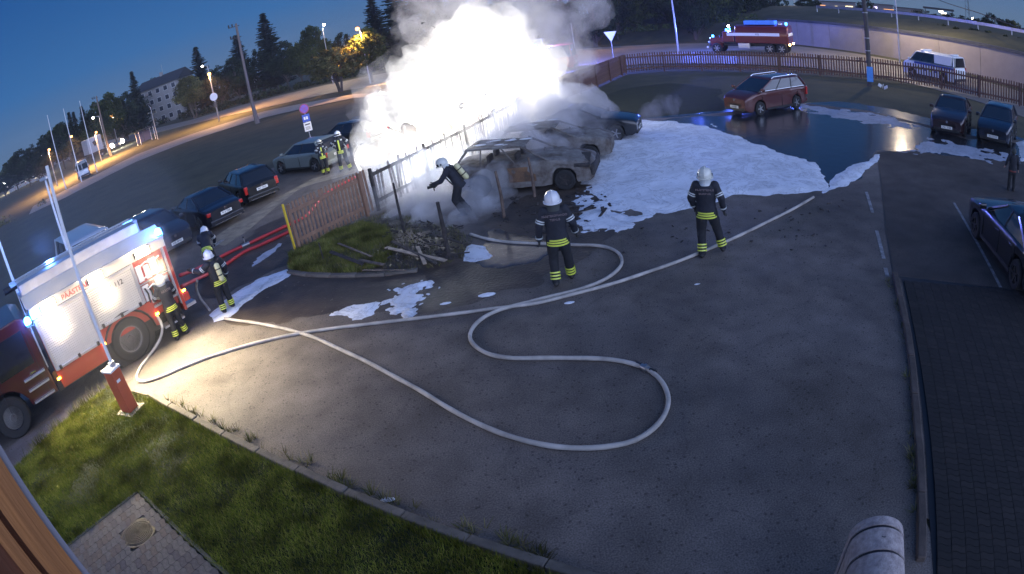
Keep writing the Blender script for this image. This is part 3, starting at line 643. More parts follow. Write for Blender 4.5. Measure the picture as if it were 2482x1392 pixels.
for z in (1.6, 1.68, 1.76): MB().box((.066, 0, h-z), (.006, .34, .03)).build('text_line', M_concd, t)
b = at(1487, 140); t = thing('yield_sign', 'white inverted-triangle yield sign beyond the fence corner', 'traffic sign', b, facing(b)); h = hgt(b, (1477, 77))
MB().cyl((0, 0, -.2), (0, 0, h-.1), .05, n=8).build('pole', M_steel, t)
o = MB().poly([(-.62, .5), (.62, .5), (0, -.55)], 0, .02).build('plate', M_signw, t); o.rotation_euler = (R(90), 0, R(90)); o.location = (.06, 0, h-.5)
b = at(1312, 150); t = thing('frame_sign', 'square white-framed sign on a post inside the smoke edge', 'traffic sign', b, facing(b)); h = hgt(b, (1309, 97)); MB().cyl((0, 0, -.2), (0, 0, h), .05, n=8).build('pole', M_steel, t)
MB().box((.05, 0, h-.3), (.02, .85, .8)).build('plate', M_signw, t); MB().box((.065, 0, h-.3), (.02, .65, .6)).build('panel', mat('sign_grey', (.2, .2, .24), .5), t)
b = at(531, 292); t = thing('round_sign', 'round white traffic sign on the pole of the orange lamp', 'traffic sign', b, facing(b)); h = hgt(b, (519, 225)); MB().cyl((0, 0, -.2), (0, 0, h), .06, n=8).build('pole', M_steel, t)
MB().cyl((.1, 0, h-.6), (.13, 0, h-.6), .62, n=24).build('plate', M_signw, t); MB().box((.1, 0, h-1.9), (.03, .5, .9)).build('lower_plate', M_concd, t)
b = at(626, 228); t = thing('post_sign', 'small white sign on a short post right of the tall power pole', 'traffic sign', b, facing(b)); h = hgt(b, (619, 190)); MB().cyl((0, 0, -.2), (0, 0, h), .06, n=8).build('pole', M_steel, t)
MB().box((.1, 0, h-.5), (.03, .8, 1)).build('plate', M_signw, t)
b = at(423, 288); t = thing('crossing_sign', 'square white-bordered crossing sign below the apartment block', 'traffic sign', b, facing(b)); h = hgt(b, (418, 256)); MB().cyl((0, 0, -.2), (0, 0, h), .07, n=8).build('pole', M_steel, t)
MB().box((.1, 0, h-.7), (.03, 1.3, 1.4)).build('plate', M_signw, t); MB().box((.13, 0, h-.7), (.03, .95, 1.05)).build('panel', M_blue, t); MB().box((.16, 0, h-.75), (.02, .3, .5)).build('symbol', M_signw, t)
# billboard, bus shelter, box trailer
b = at(381, 303); t = thing('billboard', 'pale blue billboard on two posts beside the road', 'billboard', b, facing(b)+.25); h = hgt(b, (380, 276))
for y in (-1.2, 1.2): MB().cyl((0, y, -.2), (0, y, h-.4), .08, n=8).build('post', M_steel, t)
MB().box((.1, 0, h-.9), (.1, 3.6, 1.5)).build('panel', mat('billboard_face', (.5, .6, .7), .5, var=.1), t); MB().cyl((.16, -.6, h-.9), (.18, -.6, h-.9), .28, n=16).build('emblem', M_dark, t)
b = at(356, 345); t = thing('bus_shelter', 'small glazed bus shelter at the path beside the road', 'bus shelter', b, facing(b)+.5)
MB().box((0, 0, 2.35), (1.6, 3.4, .12)).build('roof', M_dark, t)
for x in (-.7, .7):
    for y in (-1.6, 1.6): MB().box((x, y, 1.15), (.08, .08, 2.3)).build('post', M_white, t)
for y in (-.8, .8): MB().box((-.7, y, 1.2), (.03, 1.5, 1.8)).build('panel', mat('shelter_glass', (.14, .13, .18), .15, spec=.6), t)
# apartment block behind the trees
b = at(449, 281); t = thing('apartment_block', 'pale four-storey apartment block with a dark gable roof behind trees', 'apartment block', b, math.atan2(b.y, b.x)-R(122))
M_wall = mat('pale_plaster', (.27, .26, .25), .8, var=.08, vscale=.6); M_roof = mat('dark_roof', (.035, .035, .04), .7); M_win = mat('dark_window', (.03, .035, .05), .15, spec=.6); M_frame = mat('window_frame', (.5, .5, .5), .6)
hh = max(8, min(14, hgt(b, (447, 185)))); LB, WB = 15, 9
MB().box((-LB/2, WB/2, hh/2-.5), (LB, WB, hh+1)).build('wall', M_wall, t)
g = MB(); e = .8; g.add([(-LB-e, -e, hh), (e, -e, hh), (e, WB+e, hh), (-LB-e, WB+e, hh), (-LB-e, WB/2, hh+2.8), (e, WB/2, hh+2.8)], [(0, 1, 5, 4), (1, 2, 5), (2, 3, 4, 5), (3, 0, 4), (0, 3, 2, 1)]); g.build('roof', M_roof, t)
wf = MB().box((0, 0, 0), (1.5, .08, 1.5)).mesh('window', M_frame); wp = MB().box((0, -.03, 0), (1.25, .08, 1.25)).mesh('pane', M_win)
for fl in range(4):
    for i in range(5):
        o = link_mesh('window', wf, t, (-1.7-i*2.9, -.03, 1.6+fl*hh/4.05)); link_mesh('pane', wp, o)
    for y in (2.2, 4.5, 6.8):
        o = link_mesh('window', wf, t, (.03, y, 1.6+fl*hh/4.05), (0, 0, R(90))); link_mesh('pane', wp, o)
MB().box((-8, WB/2, hh+3), (.8, .8, 1.6)).build('chimney', M_wall, t); MB().cyl((-8, WB/2+1, hh+2), (-8, WB/2+1, hh+6), .05, n=6).build('antenna', M_steel, t)

# ================================================================== RETAINING WALL AND EMBANKMENT (right)
M_panel = mat('wall_panel', (.34, .30, .27), .8, var=.12, vscale=.5, bump=.2, bscale=4)
M_cop = mat('wall_coping', (.07, .075, .08), .7, var=.2, vscale=1)
WL = [(34.8, 66), (36.3, 60), (37.8, 54), (39.2, 47), (40.6, 38), (41.2, 29), (41.2, 18), (40.2, 5)]
sp = spline([(x, y, 0) for x, y in WL], .5)
wt = thing('retaining_wall', 'long beige concrete retaining wall of tall panels with a dark coping behind the road', 'retaining wall')
acc = 0; a = sp[0]; hw = 2.55
for i in range(1, len(sp)):
    if (sp[i]-a).length >= 5.0:
        c = sp[i]; d = c-a; ang = math.atan2(d.y, d.x); md = (a+c)/2
        q1 = MB().box((0, 0, hw/2-.2), (d.length-.04, .3, hw+.4)).build('panel', M_panel, wt, bevel=.02)
        q2 = MB().box((0, 0, hw+.12), (d.length, .5, .26)).build('coping', M_cop, wt)
        for o_ in (q1, q2): o_.location = md; o_.rotation_euler = (0, 0, ang)
        a = c
def embankment():
    outl = [(-20, 108), (-8, 98), (2, 90), (11, 83), (19, 78.5), (27, 72), (34.8, 66.2)]+WL[1:]+[(39, -8), (38, -25)]
    pts = spline([(x, y, 0) for x, y in outl], 1.5); prof = [(0.35, 0), (1.5, .12), (5, .5), (9, .85), (16, 1.15), (26, 1.2), (40, 1.1), (62, .6), (95, -.6)]
    X = np.zeros((len(prof), len(pts))); Y = X.copy(); Z = X.copy()
    for i, p in enumerate(pts):
        d = (pts[min(i+1, len(pts)-1)]-pts[max(i-1, 0)]).normalized(); n = Vector((-d.y, d.x, 0))
        if n.dot(p-Vector((0, 40, 0))) < 0: n = -n
        on_wall = np.clip((p.x-32)/3.0, 0, 1) if p.y < 70 else 0
        for j, (o, f) in enumerate(prof):
            q = p+n*o; X[j, i] = q.x; Y[j, i] = q.y; base = hw*on_wall; ht = 3.4*f if f > 0 else f*8
            zz = base*(1 if o < 45 else max(0, 1-(o-45)/30))+ht*(1-on_wall*.62); Z[j, i] = zz if j else (hw*.98*on_wall-.05)
    Z += (fnoise(X, Y, .15, 8)-.5)*.5*(Z > .2)
    return grid_mesh('embankment', 'e', X, Y, Z, None, M_grassg, kind='structure')
embankment()
# guard rail along the top of the embankment
gr = thing('guard_rail', 'steel guard rail along the road above the retaining wall', 'guard rail'); prev = None
for i in range(0, len(sp), 8):
    p = sp[i]; d = (sp[min(i+1, len(sp)-1)]-sp[max(i-1, 0)]).normalized(); n = Vector((-d.y, d.x, 0))
    if n.dot(p-Vector((0, 40, 0))) < 0: n = -n
    q = p+n*9+Vector((0, 0, hw+1.1)); MB().box((0, 0, .3), (.1, .1, .9)).build('post', M_steel, gr).location = q
    if prev: MB().bar(prev+Vector((0, 0, .6)), q+Vector((0, 0, .6)), .06, .32).build('rail', M_steel, gr)
    prev = q
# distant shops with lit windows beyond the embankment
E_shop = [emit('shop_light', (1, .8, .4), 3.0), emit('shop_light_violet', (.7, .6, 1), 3.5), emit('shop_light_orange', (1, .45, .15), 1.6)]
M_shop = mat('shop_wall', (.16, .14, .16), .8)
for k, (x0, x1, y, lab) in enumerate(((1985, 2075, 20, 'long low lit shop on the horizon left of the utility pole'), (2112, 2165, 24, 'low shop with yellow lights right of the utility pole'), (2168, 2235, 22, 'dark low building with one bright window on the horizon'))):
    a = rayat(x0, y, 235); c = rayat(x1, y+3, 235); a.z = c.z = -1.0; d = c-a; ang = math.atan2(d.y, d.x); t = thing('shop', lab, 'shop building', a, ang); L = d.length
    H = 5.2 if k < 2 else 4.6; MB().box((L/2, 6, H/2), (L, 12, H)).build('wall', M_shop, t); MB().box((L/2, 6, H+.1), (L+1, 13, .25)).build('roof', M_dark, t)
    if k == 0:
        for i, (u, w, hz, m) in enumerate(((.1, .16, 1.4, 2), (.3, .1, .5, 0), (.47, .08, .9, 0), (.62, .13, 1.3, 0), (.82, .2, 1.5, 0))): MB().box((L*u, -.05, H*.62-.4*(i % 2)), (L*w, .12, hz*.8)).build('lit_window', E_shop[m], t)
    if k == 1:
        MB().box((L*.15, -.05, 3.6), (2.2, .12, 1.3)).build('lit_window', E_shop[1], t); MB().box((L*.5, -.05, 2.8), (5, .12, .7)).build('lit_window', E_shop[0], t); MB().box((L*.8, -.05, 3.2), (4, .12, .9)).build('lit_window', E_shop[2], t)
    if k == 2: MB().box((L*.62, -.05, 2.2), (1.3, .12, 2.2)).build('lit_window', emit('bright_window', (1, 1, .95), 12), t)
# sports-ground style far lights
for p, s, lab in (((2284, 30), 1.0, 'white far light under a dark canopy on the right horizon'), ((2278, 28), .6, 'small far light beside the canopy light'), ((2357, 45), .5, 'single small far light below the lattice mast'), ((2457, 77), 1.0, 'white far light left of the right edge'), ((2475, 83), .6, 'small far light closest to the right edge'), ((2291, 33), .5, 'lowest of the three far lights under the canopy')):
    q = rayat(*p, 150); t = thing('floodlight', lab, 'floodlight', (q.x, q.y, -2)); MB().cyl((0, 0, 0), (0, 0, q.z+2), .07, n=6).build('pole', M_dark, t); MB().sphere((0, 0, q.z+2), .22*s+.1, 8).build('bulb', E_far, t)
q = rayat(2275, 24, 150); w = thing('canopy', 'dark flat canopy on the right horizon', 'canopy', (q.x, q.y, -2), facing(q)); MB().box((0, 0, q.z+2.2), (3, 8, .5)).build('roof', M_dark, w)
for y in (-3.5, 3.5): MB().box((0, y, (q.z+2)/2), (.2, .2, q.z+2)).build('post', M_dark, w)

# ================================================================== NEAR LEFT BUILDING TRIM, RIGHT ROUND-TOPPED BLOCK
M_tan = mat('tan_trim_wood', (.38, .15, .04), .6, c2=(.22, .085, .024), vscale=5, bump=.35, bscale=25, stretch=(6, 6, .25))
M_brown = mat('brown_trim_wood', (.16, .05, .018), .6, c2=(.09, .03, .012), vscale=5, bump=.35, bscale=25, stretch=(6, 6, .25))
M_greytrim = mat('grey_trim_edge', (.2, .19, .21), .6)
ct = thing('wall_trim', 'stepped tan and brown wooden corner trim of the building in the near left corner', 'building trim', (0, 0, 0))
az0 = R(-57.2); rad = Vector((math.sin(az0), math.cos(az0), 0)); tg = Vector((-rad.y, rad.x, 0)); Z0, Z1 = 0, 8.0
if tg.x > 0: tg = -tg
o = rad*.95
for k, (w, dep, m) in enumerate(((.012, 0, M_greytrim), (.055, -.006, M_tan), (.012, .02, M_brown), (.028, 0, M_tan), (.06, .035, M_brown), (.035, .0, M_tan), (.012, .02, M_brown), (.04, .0, M_tan), (.09, .05, M_brown), (.05, .02, M_tan), (.5, .06, M_brown))):
    c = o+tg*(w/2)+rad*(dep+.1); MB().box((0, 0, (Z0+Z1)/2), (w, .2, Z1-Z0), math.atan2(tg.y, tg.x)).build('trim_board', m, ct).location = (c.x, c.y, 0); o = o+tg*w
M_bwall = mat('building_render', (.22, .19, .16), .85, var=.1, vscale=2)
bw = thing('building', 'building that the camera hangs on, behind the near edge of the picture', 'building', (0, 0, 0))
MB().box((.1, -.45, 2.15), (2.4, .5, 4.3)).build('wall', M_bwall, bw); MB().box((.1, -.45, 4.4), (2.6, .8, .2)).build('eaves', M_brown if False else M_dark, bw)  # out-of-view stub added to shade the near ground, kept low for the trim
# block
M_stone = mat('speckled_concrete', (.50, .43, .40), .75, c2=(.26, .22, .21), vscale=14, bump=.6, bscale=60)
a = at(2141, 1250, 1.0); d = Vector((.47, .883, 0)); t = thing('round_topped_block', 'rounded-top concrete block with dark cross grooves at the right kerb end', 'concrete block', (a.x, a.y, 0), math.atan2(-d.y, -d.x))
def arch(r, zt, n=18): return [(-r, 0)]+[(-r*math.cos(math.pi*i/n), zt-r+r*math.sin(math.pi*i/n)) for i in range(n+1)]+[(r, 0)]
segs = [(0, .11, .30, M_stone), (.11, .15, .285, M_dark), (.15, .42, .30, M_stone), (.42, .46, .285, M_dark), (.46, .74, .30, M_stone), (.74, .78, .285, M_dark), (.78, 1.1, .30, M_stone)]
for x0, x1, r, m in segs:
    pr = arch(r, 1.0-(.3-r)); b = MB(); b.loft([[Vector((x, -y, z)) for y, z in pr] for x in ((x0, x0+.015, x1-.015, x1) if m is M_stone else (x0, x1))]); b.build('block_segment' if m is M_stone else 'groove', m, t, auto=40)
b = MB()
b.tube([(.27+.01*math.sin(i), -.02+.09*math.sin(i*.5)*.4, 1.0+.002-.003*i*.1) for i in range(5)], .003, 5); b.build('crack', M_dark, t)

# ================================================================== TREES
M_bark = mat('bark', (.09, .07, .055), .9, var=.3, vscale=4, bump=.5)
def leafm(name, a, b_, c):
    m = blade_mat(name, a, b_, c); return m
M_leaf = [leafm('leaf_green', (.035, .05, .016), (.06, .08, .022), (.10, .115, .03)), leafm('leaf_dark', (.018, .028, .016), (.03, .042, .02), (.045, .06, .026)), leafm('leaf_pale', (.08, .085, .03), (.15, .14, .05), (.26, .22, .08))]
M_needle = leafm('needle', (.012, .022, .014), (.022, .035, .02), (.04, .052, .028))
def leaf_quads(C, s, g, droop=0.0):
    n = len(C); a = g.normal(size=(n, 3)); a /= np.linalg.norm(a, axis=1, keepdims=True); b = np.cross(a, g.normal(size=(n, 3))); b /= np.linalg.norm(b, axis=1, keepdims=True)
    sz = (s*g.uniform(.5, 1.4, n))[:, None]; V = np.stack([C-a*sz, C+b*sz*.6, C+a*sz, C-b*sz*.6], 1); return V.reshape(-1, 3)
def crown_mesh(name, m, seed, nclump, nleaf, shape, leaf, trunk_h):
    g = np.random.default_rng(seed); cl = []; 
    while len(cl) < nclump:
        p = g.uniform(-1, 1, 3); r = np.linalg.norm(p)
        if r < 1 and (r > .45 or g.random() < .35): cl.append(p)
    cl = np.array(cl); cl[:, 2] = np.where(cl[:, 2] < 0, cl[:, 2]*.8, cl[:, 2])
    w = shape(cl[:, 2]); cc = np.stack([cl[:, 0]*w, cl[:, 1]*w, trunk_h+(1-trunk_h)*(cl[:, 2]*.5+.5)*.93], -1)
    cs = g.uniform(.05, .11, nclump); k = g.integers(0, nclump, nclump*nleaf); off = g.normal(size=(len(k), 3)); off /= np.linalg.norm(off, axis=1, keepdims=True); off *= (g.random(len(k))**.45)[:, None]
    C = cc[k]+off*cs[k][:, None]*np.array([1, 1, .75]); V = leaf_quads(C, leaf, g); me = bpy.data.meshes.new(name)
    o = np_mesh(name, V, np.arange(len(V)).reshape(-1, 4), m); me = o.data; bpy.data.objects.remove(o); return me, cc
def trunk_mesh(cc, trunk_h, r, seed, multi=1):
    g = random.Random(seed); b = MB()
    for k in range(multi):
        dx = g.uniform(-.06, .06) if multi > 1 else 0; dy = g.uniform(-.06, .06) if multi > 1 else 0
        b.tube([(dx*.3, dy*.3, -.03), (dx, dy, trunk_h), (dx*1.5, dy*1.5, .62), (dx*2, dy*2, .88)], [r, r*.75, r*.4, r*.1], 8)
    for c in list(cc)[::4]:
        z = max(trunk_h*.8, c[2]-.25); b.tube([(0, 0, z), (c[0]*.5, c[1]*.5, (z+c[2])/2+.02), tuple(c)], [r*.4, r*.22, r*.08], 5)
    return b.mesh('trunk', M_bark)
DEC = []
for i, (m, sh, th, mu) in enumerate(((0, lambda z: .36*np.sqrt(np.clip(1-z*z*.7, .1, 1)), .18, 1), (1, lambda z: .42*np.sqrt(np.clip(1-z*z*.8, .1, 1)), .12, 1), (2, lambda z: .40*(1-.35*z), .25, 3), (0, lambda z: .27*(1-.3*z), .22, 1), (1, lambda z: .55*np.sqrt(np.clip(1-z*z*.85, .1, 1)), .03, 3))):
    me, cc = crown_mesh('crown', M_leaf[m], 50+i, 125, 80, sh, .0185, th); DEC.append((me, trunk_mesh(cc, th, .018, i, mu)))
def conifer_mesh(seed, width):
    g = random.Random(seed); V = []; n = 40
    for k in range(n):
        z = .10+.88*(k/n)**.92; r = width*(1-z)**.8*g.uniform(.75, 1.15)+.006; nb = 10 if k < 26 else 7
        for j in range(nb):
            a = 6.283*j/nb+g.uniform(-.3, .3)+k; rr = r*g.uniform(.6, 1.2); dr = -.10*rr*g.uniform(.6, 2)+(.03 if z < .4 else .012)
            d = Vector((math.cos(a), math.sin(a), 0)); s = Vector((-d.y, d.x, 0)); m = 9
            for q in range(m):
                t = (q+.6)/m; c = d*rr*t+Vector((0, 0, z-abs(dr)*2.2*t+.05*rr*t*t)); w = rr*.30*(1-t*.7)+.006
                for sg in (-1, 1):
                    e = c+s*sg*w*g.uniform(.7, 1.2)-d*w*.3+Vector((0, 0, -w*g.uniform(.15, .8))); V += [c-d*.012, c+d*.02, e+d*.012, e-d*.008]
    V = np.array([tuple(v) for v in V]); o = np_mesh('crown', V, np.arange(len(V)).reshape(-1, 4), M_needle); me = o.data; bpy.data.objects.remove(o)
    return me, MB().tube([(0, 0, -.03), (0, 0, .5), (0, 0, .97)], [.014, .009, .002], 8).mesh('trunk', M_bark)
CON = [conifer_mesh(1, .17), conifer_mesh(2, .22), conifer_mesh(3, .13)]
def tree(pb, pt, kind, lab, wide=1.0, name=None, dist=None, group='trees beyond the field and road'):
    b = at(*pb) if dist is None else rayat(pb[0], pb[1], dist)
    if dist is not None: b.z = 0
    h = hgt(b, pt); src = (CON if kind[0] == 'c' else DEC)[int(kind[1])]
    t = thing(name or ('conifer_tree' if kind[0] == 'c' else 'leafy_tree'), lab, 'tree', b, random.uniform(0, 6.28), group); t.scale = (h*wide, h*wide, h)
    link_mesh('trunk', src[1], t); link_mesh('crown', src[0], t); return t
TR = [((15, 478), (8, 418), 'd1', 1.5, 'low dark tree at the far left edge of the treeline'), ((45, 462), (40, 372), 'd0', 1.5, 'round dark tree second from the left edge'), ((75, 450), (62, 350), 'd1', 1.4, 'dark tree above the close pair of road lamps'),
      ((100, 440), (94, 334), 'd4', 1.0, 'broad dark tree left of the leftmost flagpole'), ((132, 425), (130, 310), 'd1', 1.2, 'dark tree behind the leftmost flagpole'), ((158, 410), (152, 290), 'd0', 1.1, 'taller dark tree between the left and middle flagpoles'),
      ((178, 405), (172, 280), 'd1', 1.1, 'dark tree behind the middle flagpole'), ((195, 392), (177, 262), 'c0', 1.1, 'narrow spruce right of the middle flagpole'), ((205, 388), (196, 258), 'c2', 1.2, 'second narrow spruce beside it'),
      ((225, 378), (207, 247), 'c1', 1.0, 'spruce behind the top of the rightmost flagpole'), ((240, 374), (228, 262), 'd1', 1.0, 'dark tree beside the tall leaning pole'), ((262, 362), (248, 232), 'd0', .9, 'dark tree just right of the tall leaning pole top'),
      ((285, 352), (275, 214), 'd3', 1.0, 'tree with a tufted top above the amber lamp'), ((308, 340), (298, 225), 'd4', .8, 'broad tree behind the amber lamp'), ((300, 338), (289, 240), 'd2', .8, 'thin-leaved tree lit by the bright headlights'),
      ((350, 318), (331, 162), 'c1', .9, 'tall spruce rising over the trees left of the big round tree'), ((332, 325), (322, 210), 'd1', 1.0, 'dark tree at the foot of the tall spruce'), ((392, 298), (378, 178), 'd4', 1.15, 'big round dark tree left of the apartment block'),
      ((372, 302), (360, 200), 'd0', 1.0, 'dark tree half hidden by the big round tree'), ((474, 285), (452, 176), 'd2', .95, 'loose pale tree in front of the apartment gable'), ((470, 282), (465, 205), 'd0', .8, 'dark bushy tree below the apartment gable'),
      ((505, 266), (486, 103), 'c1', 1.15, 'spruce standing just right of the apartment block'), ((545, 258), (535, 148), 'd4', .8, 'broad dark tree right of the orange lamp with the round sign'), ((600, 235), (575, 78), 'c1', 1.3, 'spruce behind the tall wooden power pole'),
      ((585, 245), (562, 132), 'd1', .9, 'dark tree left of the power pole'), ((640, 226), (612, 112), 'd4', .75, 'broad dark tree right of the power pole'), ((672, 218), (645, 22), 'c1', 1.25, 'tallest spruce of the left group with a ragged crown'),
      ((700, 212), (690, 92), 'd1', .9, 'dark bushy tree right of the tallest left spruce'), ((735, 207), (722, 98), 'd0', .9, 'dark tree between the spruce and the white lamp'), ((775, 202), (758, 52), 'd0', .75, 'pale green tree around the white lamp'),
      ((826, 222), (800, 106), 'd2', 1.5, 'small many-stemmed tree lit orange on the grass by the road'), ((903, 200), (886, 62), 'd3', 1.2, 'narrow yellow-lit tree directly under the orange street lamp'), ((930, 170), (905, -20), 'c1', 1.2, 'tall spruce right of the orange street lamp'),
      ((850, 178), (842, 70), 'd1', .8, 'dark tree between the white and the orange lamp'), ((985, 165), (975, -70), 'c1', 1.2, 'very tall spruce at the left edge of the smoke'), ((1060, 155), (1055, -60), 'd1', .8, 'dark tall tree behind the smoke plume'),
      ((960, 168), (945, 60), 'd4', .7, 'dark undergrowth tree below the tall spruces'), ((1130, 140), (1128, -70), 'c1', 1.0, 'spruce hidden behind the bright plume'), ((1220, 132), (1220, -50), 'd1', .9, 'dark tree behind the right half of the plume'),
      ((1300, 124), (1300, -60), 'd0', .8, 'dark tree right of the plume top'), ((1350, 118), (1345, -20), 'd1', .8, 'dark tree behind the pale lamp pole'), ((1445, 112), (1440, -50), 'd4', .75, 'big round tree lit blue above the yield sign'),
      ((1580, 70), (1585, -60), 'd1', .7, 'dark tree high on the grass bank'), ((1690, 98), (1700, -60), 'd4', .65, 'dark blue-lit tree left of the tanker cab'), ((1760, 88), (1765, -60), 'd1', .75, 'dark tree behind the tanker cab'), ((1840, 80), (1850, -40), 'd4', .5, 'greenish tree behind the tanker tank')]
for pb, pt, kd, w, lab in TR: tree(pb, pt, kd, lab, w)
for pb, pt, kd, w, lab in (((1550, 96), (1556, -60), 'd0', .8, 'dark tree right of the round blue-lit tree'), ((1625, 92), (1622, -80), 'd1', .8, 'dark tree behind the tall blue-lit lamp pole'), ((1668, 94), (1660, -70), 'd4', .6, 'broad dark tree between the lamp pole and the tanker cab'),
                          ((1728, 90), (1725, -80), 'd0', .8, 'dark leafy tree above the tanker bonnet'), ((1800, 84), (1800, -60), 'd1', .8, 'dark tree above the front of the tank'), ((1880, 76), (1880, -40), 'd4', .6, 'dark tree above the rear of the tank'), ((1500, 104), (1500, -60), 'd1', .7, 'dark tree right above the yield sign')): tree(pb, pt, kd, lab, w)
# trees and bushes on the horizon at the right
def far_tree(px, py, ptop, dist, kd, w, lab, zb=0.5):
    b = rayat(px, py, dist); b.z = zb; h = hgt(b, ptop)-zb
    t = thing('leafy_tree', lab, 'tree', b, random.uniform(0, 6), 'trees on the right horizon'); t.scale = (h*w, h*w, h); src = DEC[int(kd[1])]; link_mesh('trunk', src[1], t); link_mesh('crown', src[0], t)
far_tree(2405, 80, (2402, 24), 95, 'd4', 1.1, 'round dark bush-like tree highest on the right horizon', -.5)
far_tree(2455, 95, (2452, 38), 80, 'd2', .8, 'thin pale tree beside the round dark one at the right', -.5)
far_tree(2490, 110, (2490, 60), 75, 'd0', 1.0, 'dark tree cut by the right edge', -.5)
far_tree(2235, 45, (2232, 18), 120, 'd4', 1.6, 'low dark bush left of the canopy', -.5)
far_tree(2310, 55, (2310, 28), 110, 'd4', 2.0, 'low wide bush right of the canopy', 0)
far_tree(2350, 62, (2352, 44), 105, 'd1', 2.2, 'low flat bush below the lattice mast', 0)
far_tree(2100, 30, (2093, -8), 90, 'd1', 1.0, 'dark tree behind the utility pole', 2.5)
far_tree(1960, 30, (1950, -20), 95, 'd1', 1.2, 'dark tree behind the tanker tail', 2.5)
# bushes on the slopes and roadside hedges
def bushes(name, segs, n, s, m, seed, lab):
    g = np.random.default_rng(seed); C = []
    for (ax, ay, bx, by, za, zb, h) in segs:
        for i in range(n):
            t = g.random(); c = np.array([ax+(bx-ax)*t, ay+(by-ay)*t, za+(zb-za)*t]); rad = h*g.uniform(.4, .9)
            o = g.normal(size=(70, 3)); o /= np.linalg.norm(o, axis=1, keepdims=True); o[:, 2] = abs(o[:, 2]); C.append(c+o*rad*g.uniform(.6, 1, (70, 1))+np.array([g.normal()*h, g.normal()*h, 0]))
    V = leaf_quads(np.concatenate(C), s, g); return np_mesh(name, V, np.arange(len(V)).reshape(-1, 4), m, label=lab, category='undergrowth', kind='stuff')
bushes('undergrowth', [(-6, 99, 18, 82, .2, 1.5, 1.2), (18, 82, 34, 70, 1, 2.5, 1.1), (14, 88, 34, 76, 2.5, 3.5, 1.3)], 34, .16, M_leaf[0], 61, 'low green undergrowth on the grass bank beyond the road')
bushes('undergrowth', [(-15, 108, -60, 128, 0, 0, 1.8), (-60, 128, -140, 205, 0, 0, 2.8), (-140, 205, -300, 345, 0, 0, 4)], 46, .3, M_leaf[1], 62, 'dark undergrowth at the foot of the far treeline')
bushes('undergrowth', [(-52, 52, -56, 44, 0, 0, 1.4)], 14, .12, M_leaf[2], 63, 'scrubby bushes beside the path at the far left')
bushes('undergrowth', [(46, 60, 50, 30, 3.2, 3.2, .5), (60, 62, 66, 20, 3.6, 3.4, .9), (95, 100, 115, 20, 1.5, .5, 2.2)], 40, .2, M_leaf[1], 64, 'dark scrub along the embankment above the wall')
# ================================================================== VEHICLES
M_glass = mat('car_glass', (.012, .014, .018), .06, spec=.8, coat=.5)
M_tyre = mat('tyre_rubber', (.018, .018, .018), .85, bump=.2, bscale=60)
M_rim = mat('alloy_rim', (.45, .45, .46), .3, metal=.8)
M_black = mat('black_plastic', (.015, .015, .016), .5)
M_chrome = mat('chrome_trim', (.6, .6, .62), .15, metal=1)
M_hl = mat('headlamp_glass', (.5, .52, .55), .08, metal=.5, coat=1)
M_tail = mat('tail_lamp', (.45, .02, .015), .2, coat=1)
M_plate = mat('number_plate', (.75, .75, .72), .4)
M_ink = mat('plate_ink', (.02, .02, .02), .5)
def paint(name, c, **k): return mat(name, c, .32, metal=.25, coat=.9, **k)
def wheel(parent, x, y, r, w, out, rim=M_rim, spokes=5, steel=False):
    g = bpy.data.objects.new('wheel', None); col.objects.link(g); g.parent = parent; g.location = (x, y, r)
    RX = Matrix.Rotation(R(-90)*out, 3, 'X')
    pr = [(r*.62, -w/2), (r*.9, -w/2), (r, -w*.32), (r, w*.32), (r*.9, w/2), (r*.64, w/2), (r*.62, w*.3), (r*.62, -w*.3)]; tb = MB()
    tb.loft([[RX @ Vector((math.cos(2*math.pi*i/28)*q, math.sin(2*math.pi*i/28)*q, z)) for i in range(28)] for q, z in pr], False); tb.build('tyre', M_tyre, g, auto=40)
    b = MB().lathe([(r*.66, w*.30), (r*.66, w*.46), (r*.58, w*.46), (r*.55, w*.2), (r*.05, w*.18)], n=28, M=RX, mi=1 if not steel else 0)
    for k in range(spokes):
        a = 2*math.pi*k/spokes; d = Vector((math.cos(a), 0, math.sin(a)))
        b.bar(d*r*.08+Vector((0, out*w*.36, 0)), d*r*.6+Vector((0, out*w*.42, 0)), r*.14, w*.12, up=(0, 1, 0))
    b.lathe([(r*.16, w*.3), (r*.16, w*.46), (.001, w*.46)], n=14, M=RX)
    b.build('rim', [rim, M_black], g, auto=40); return g
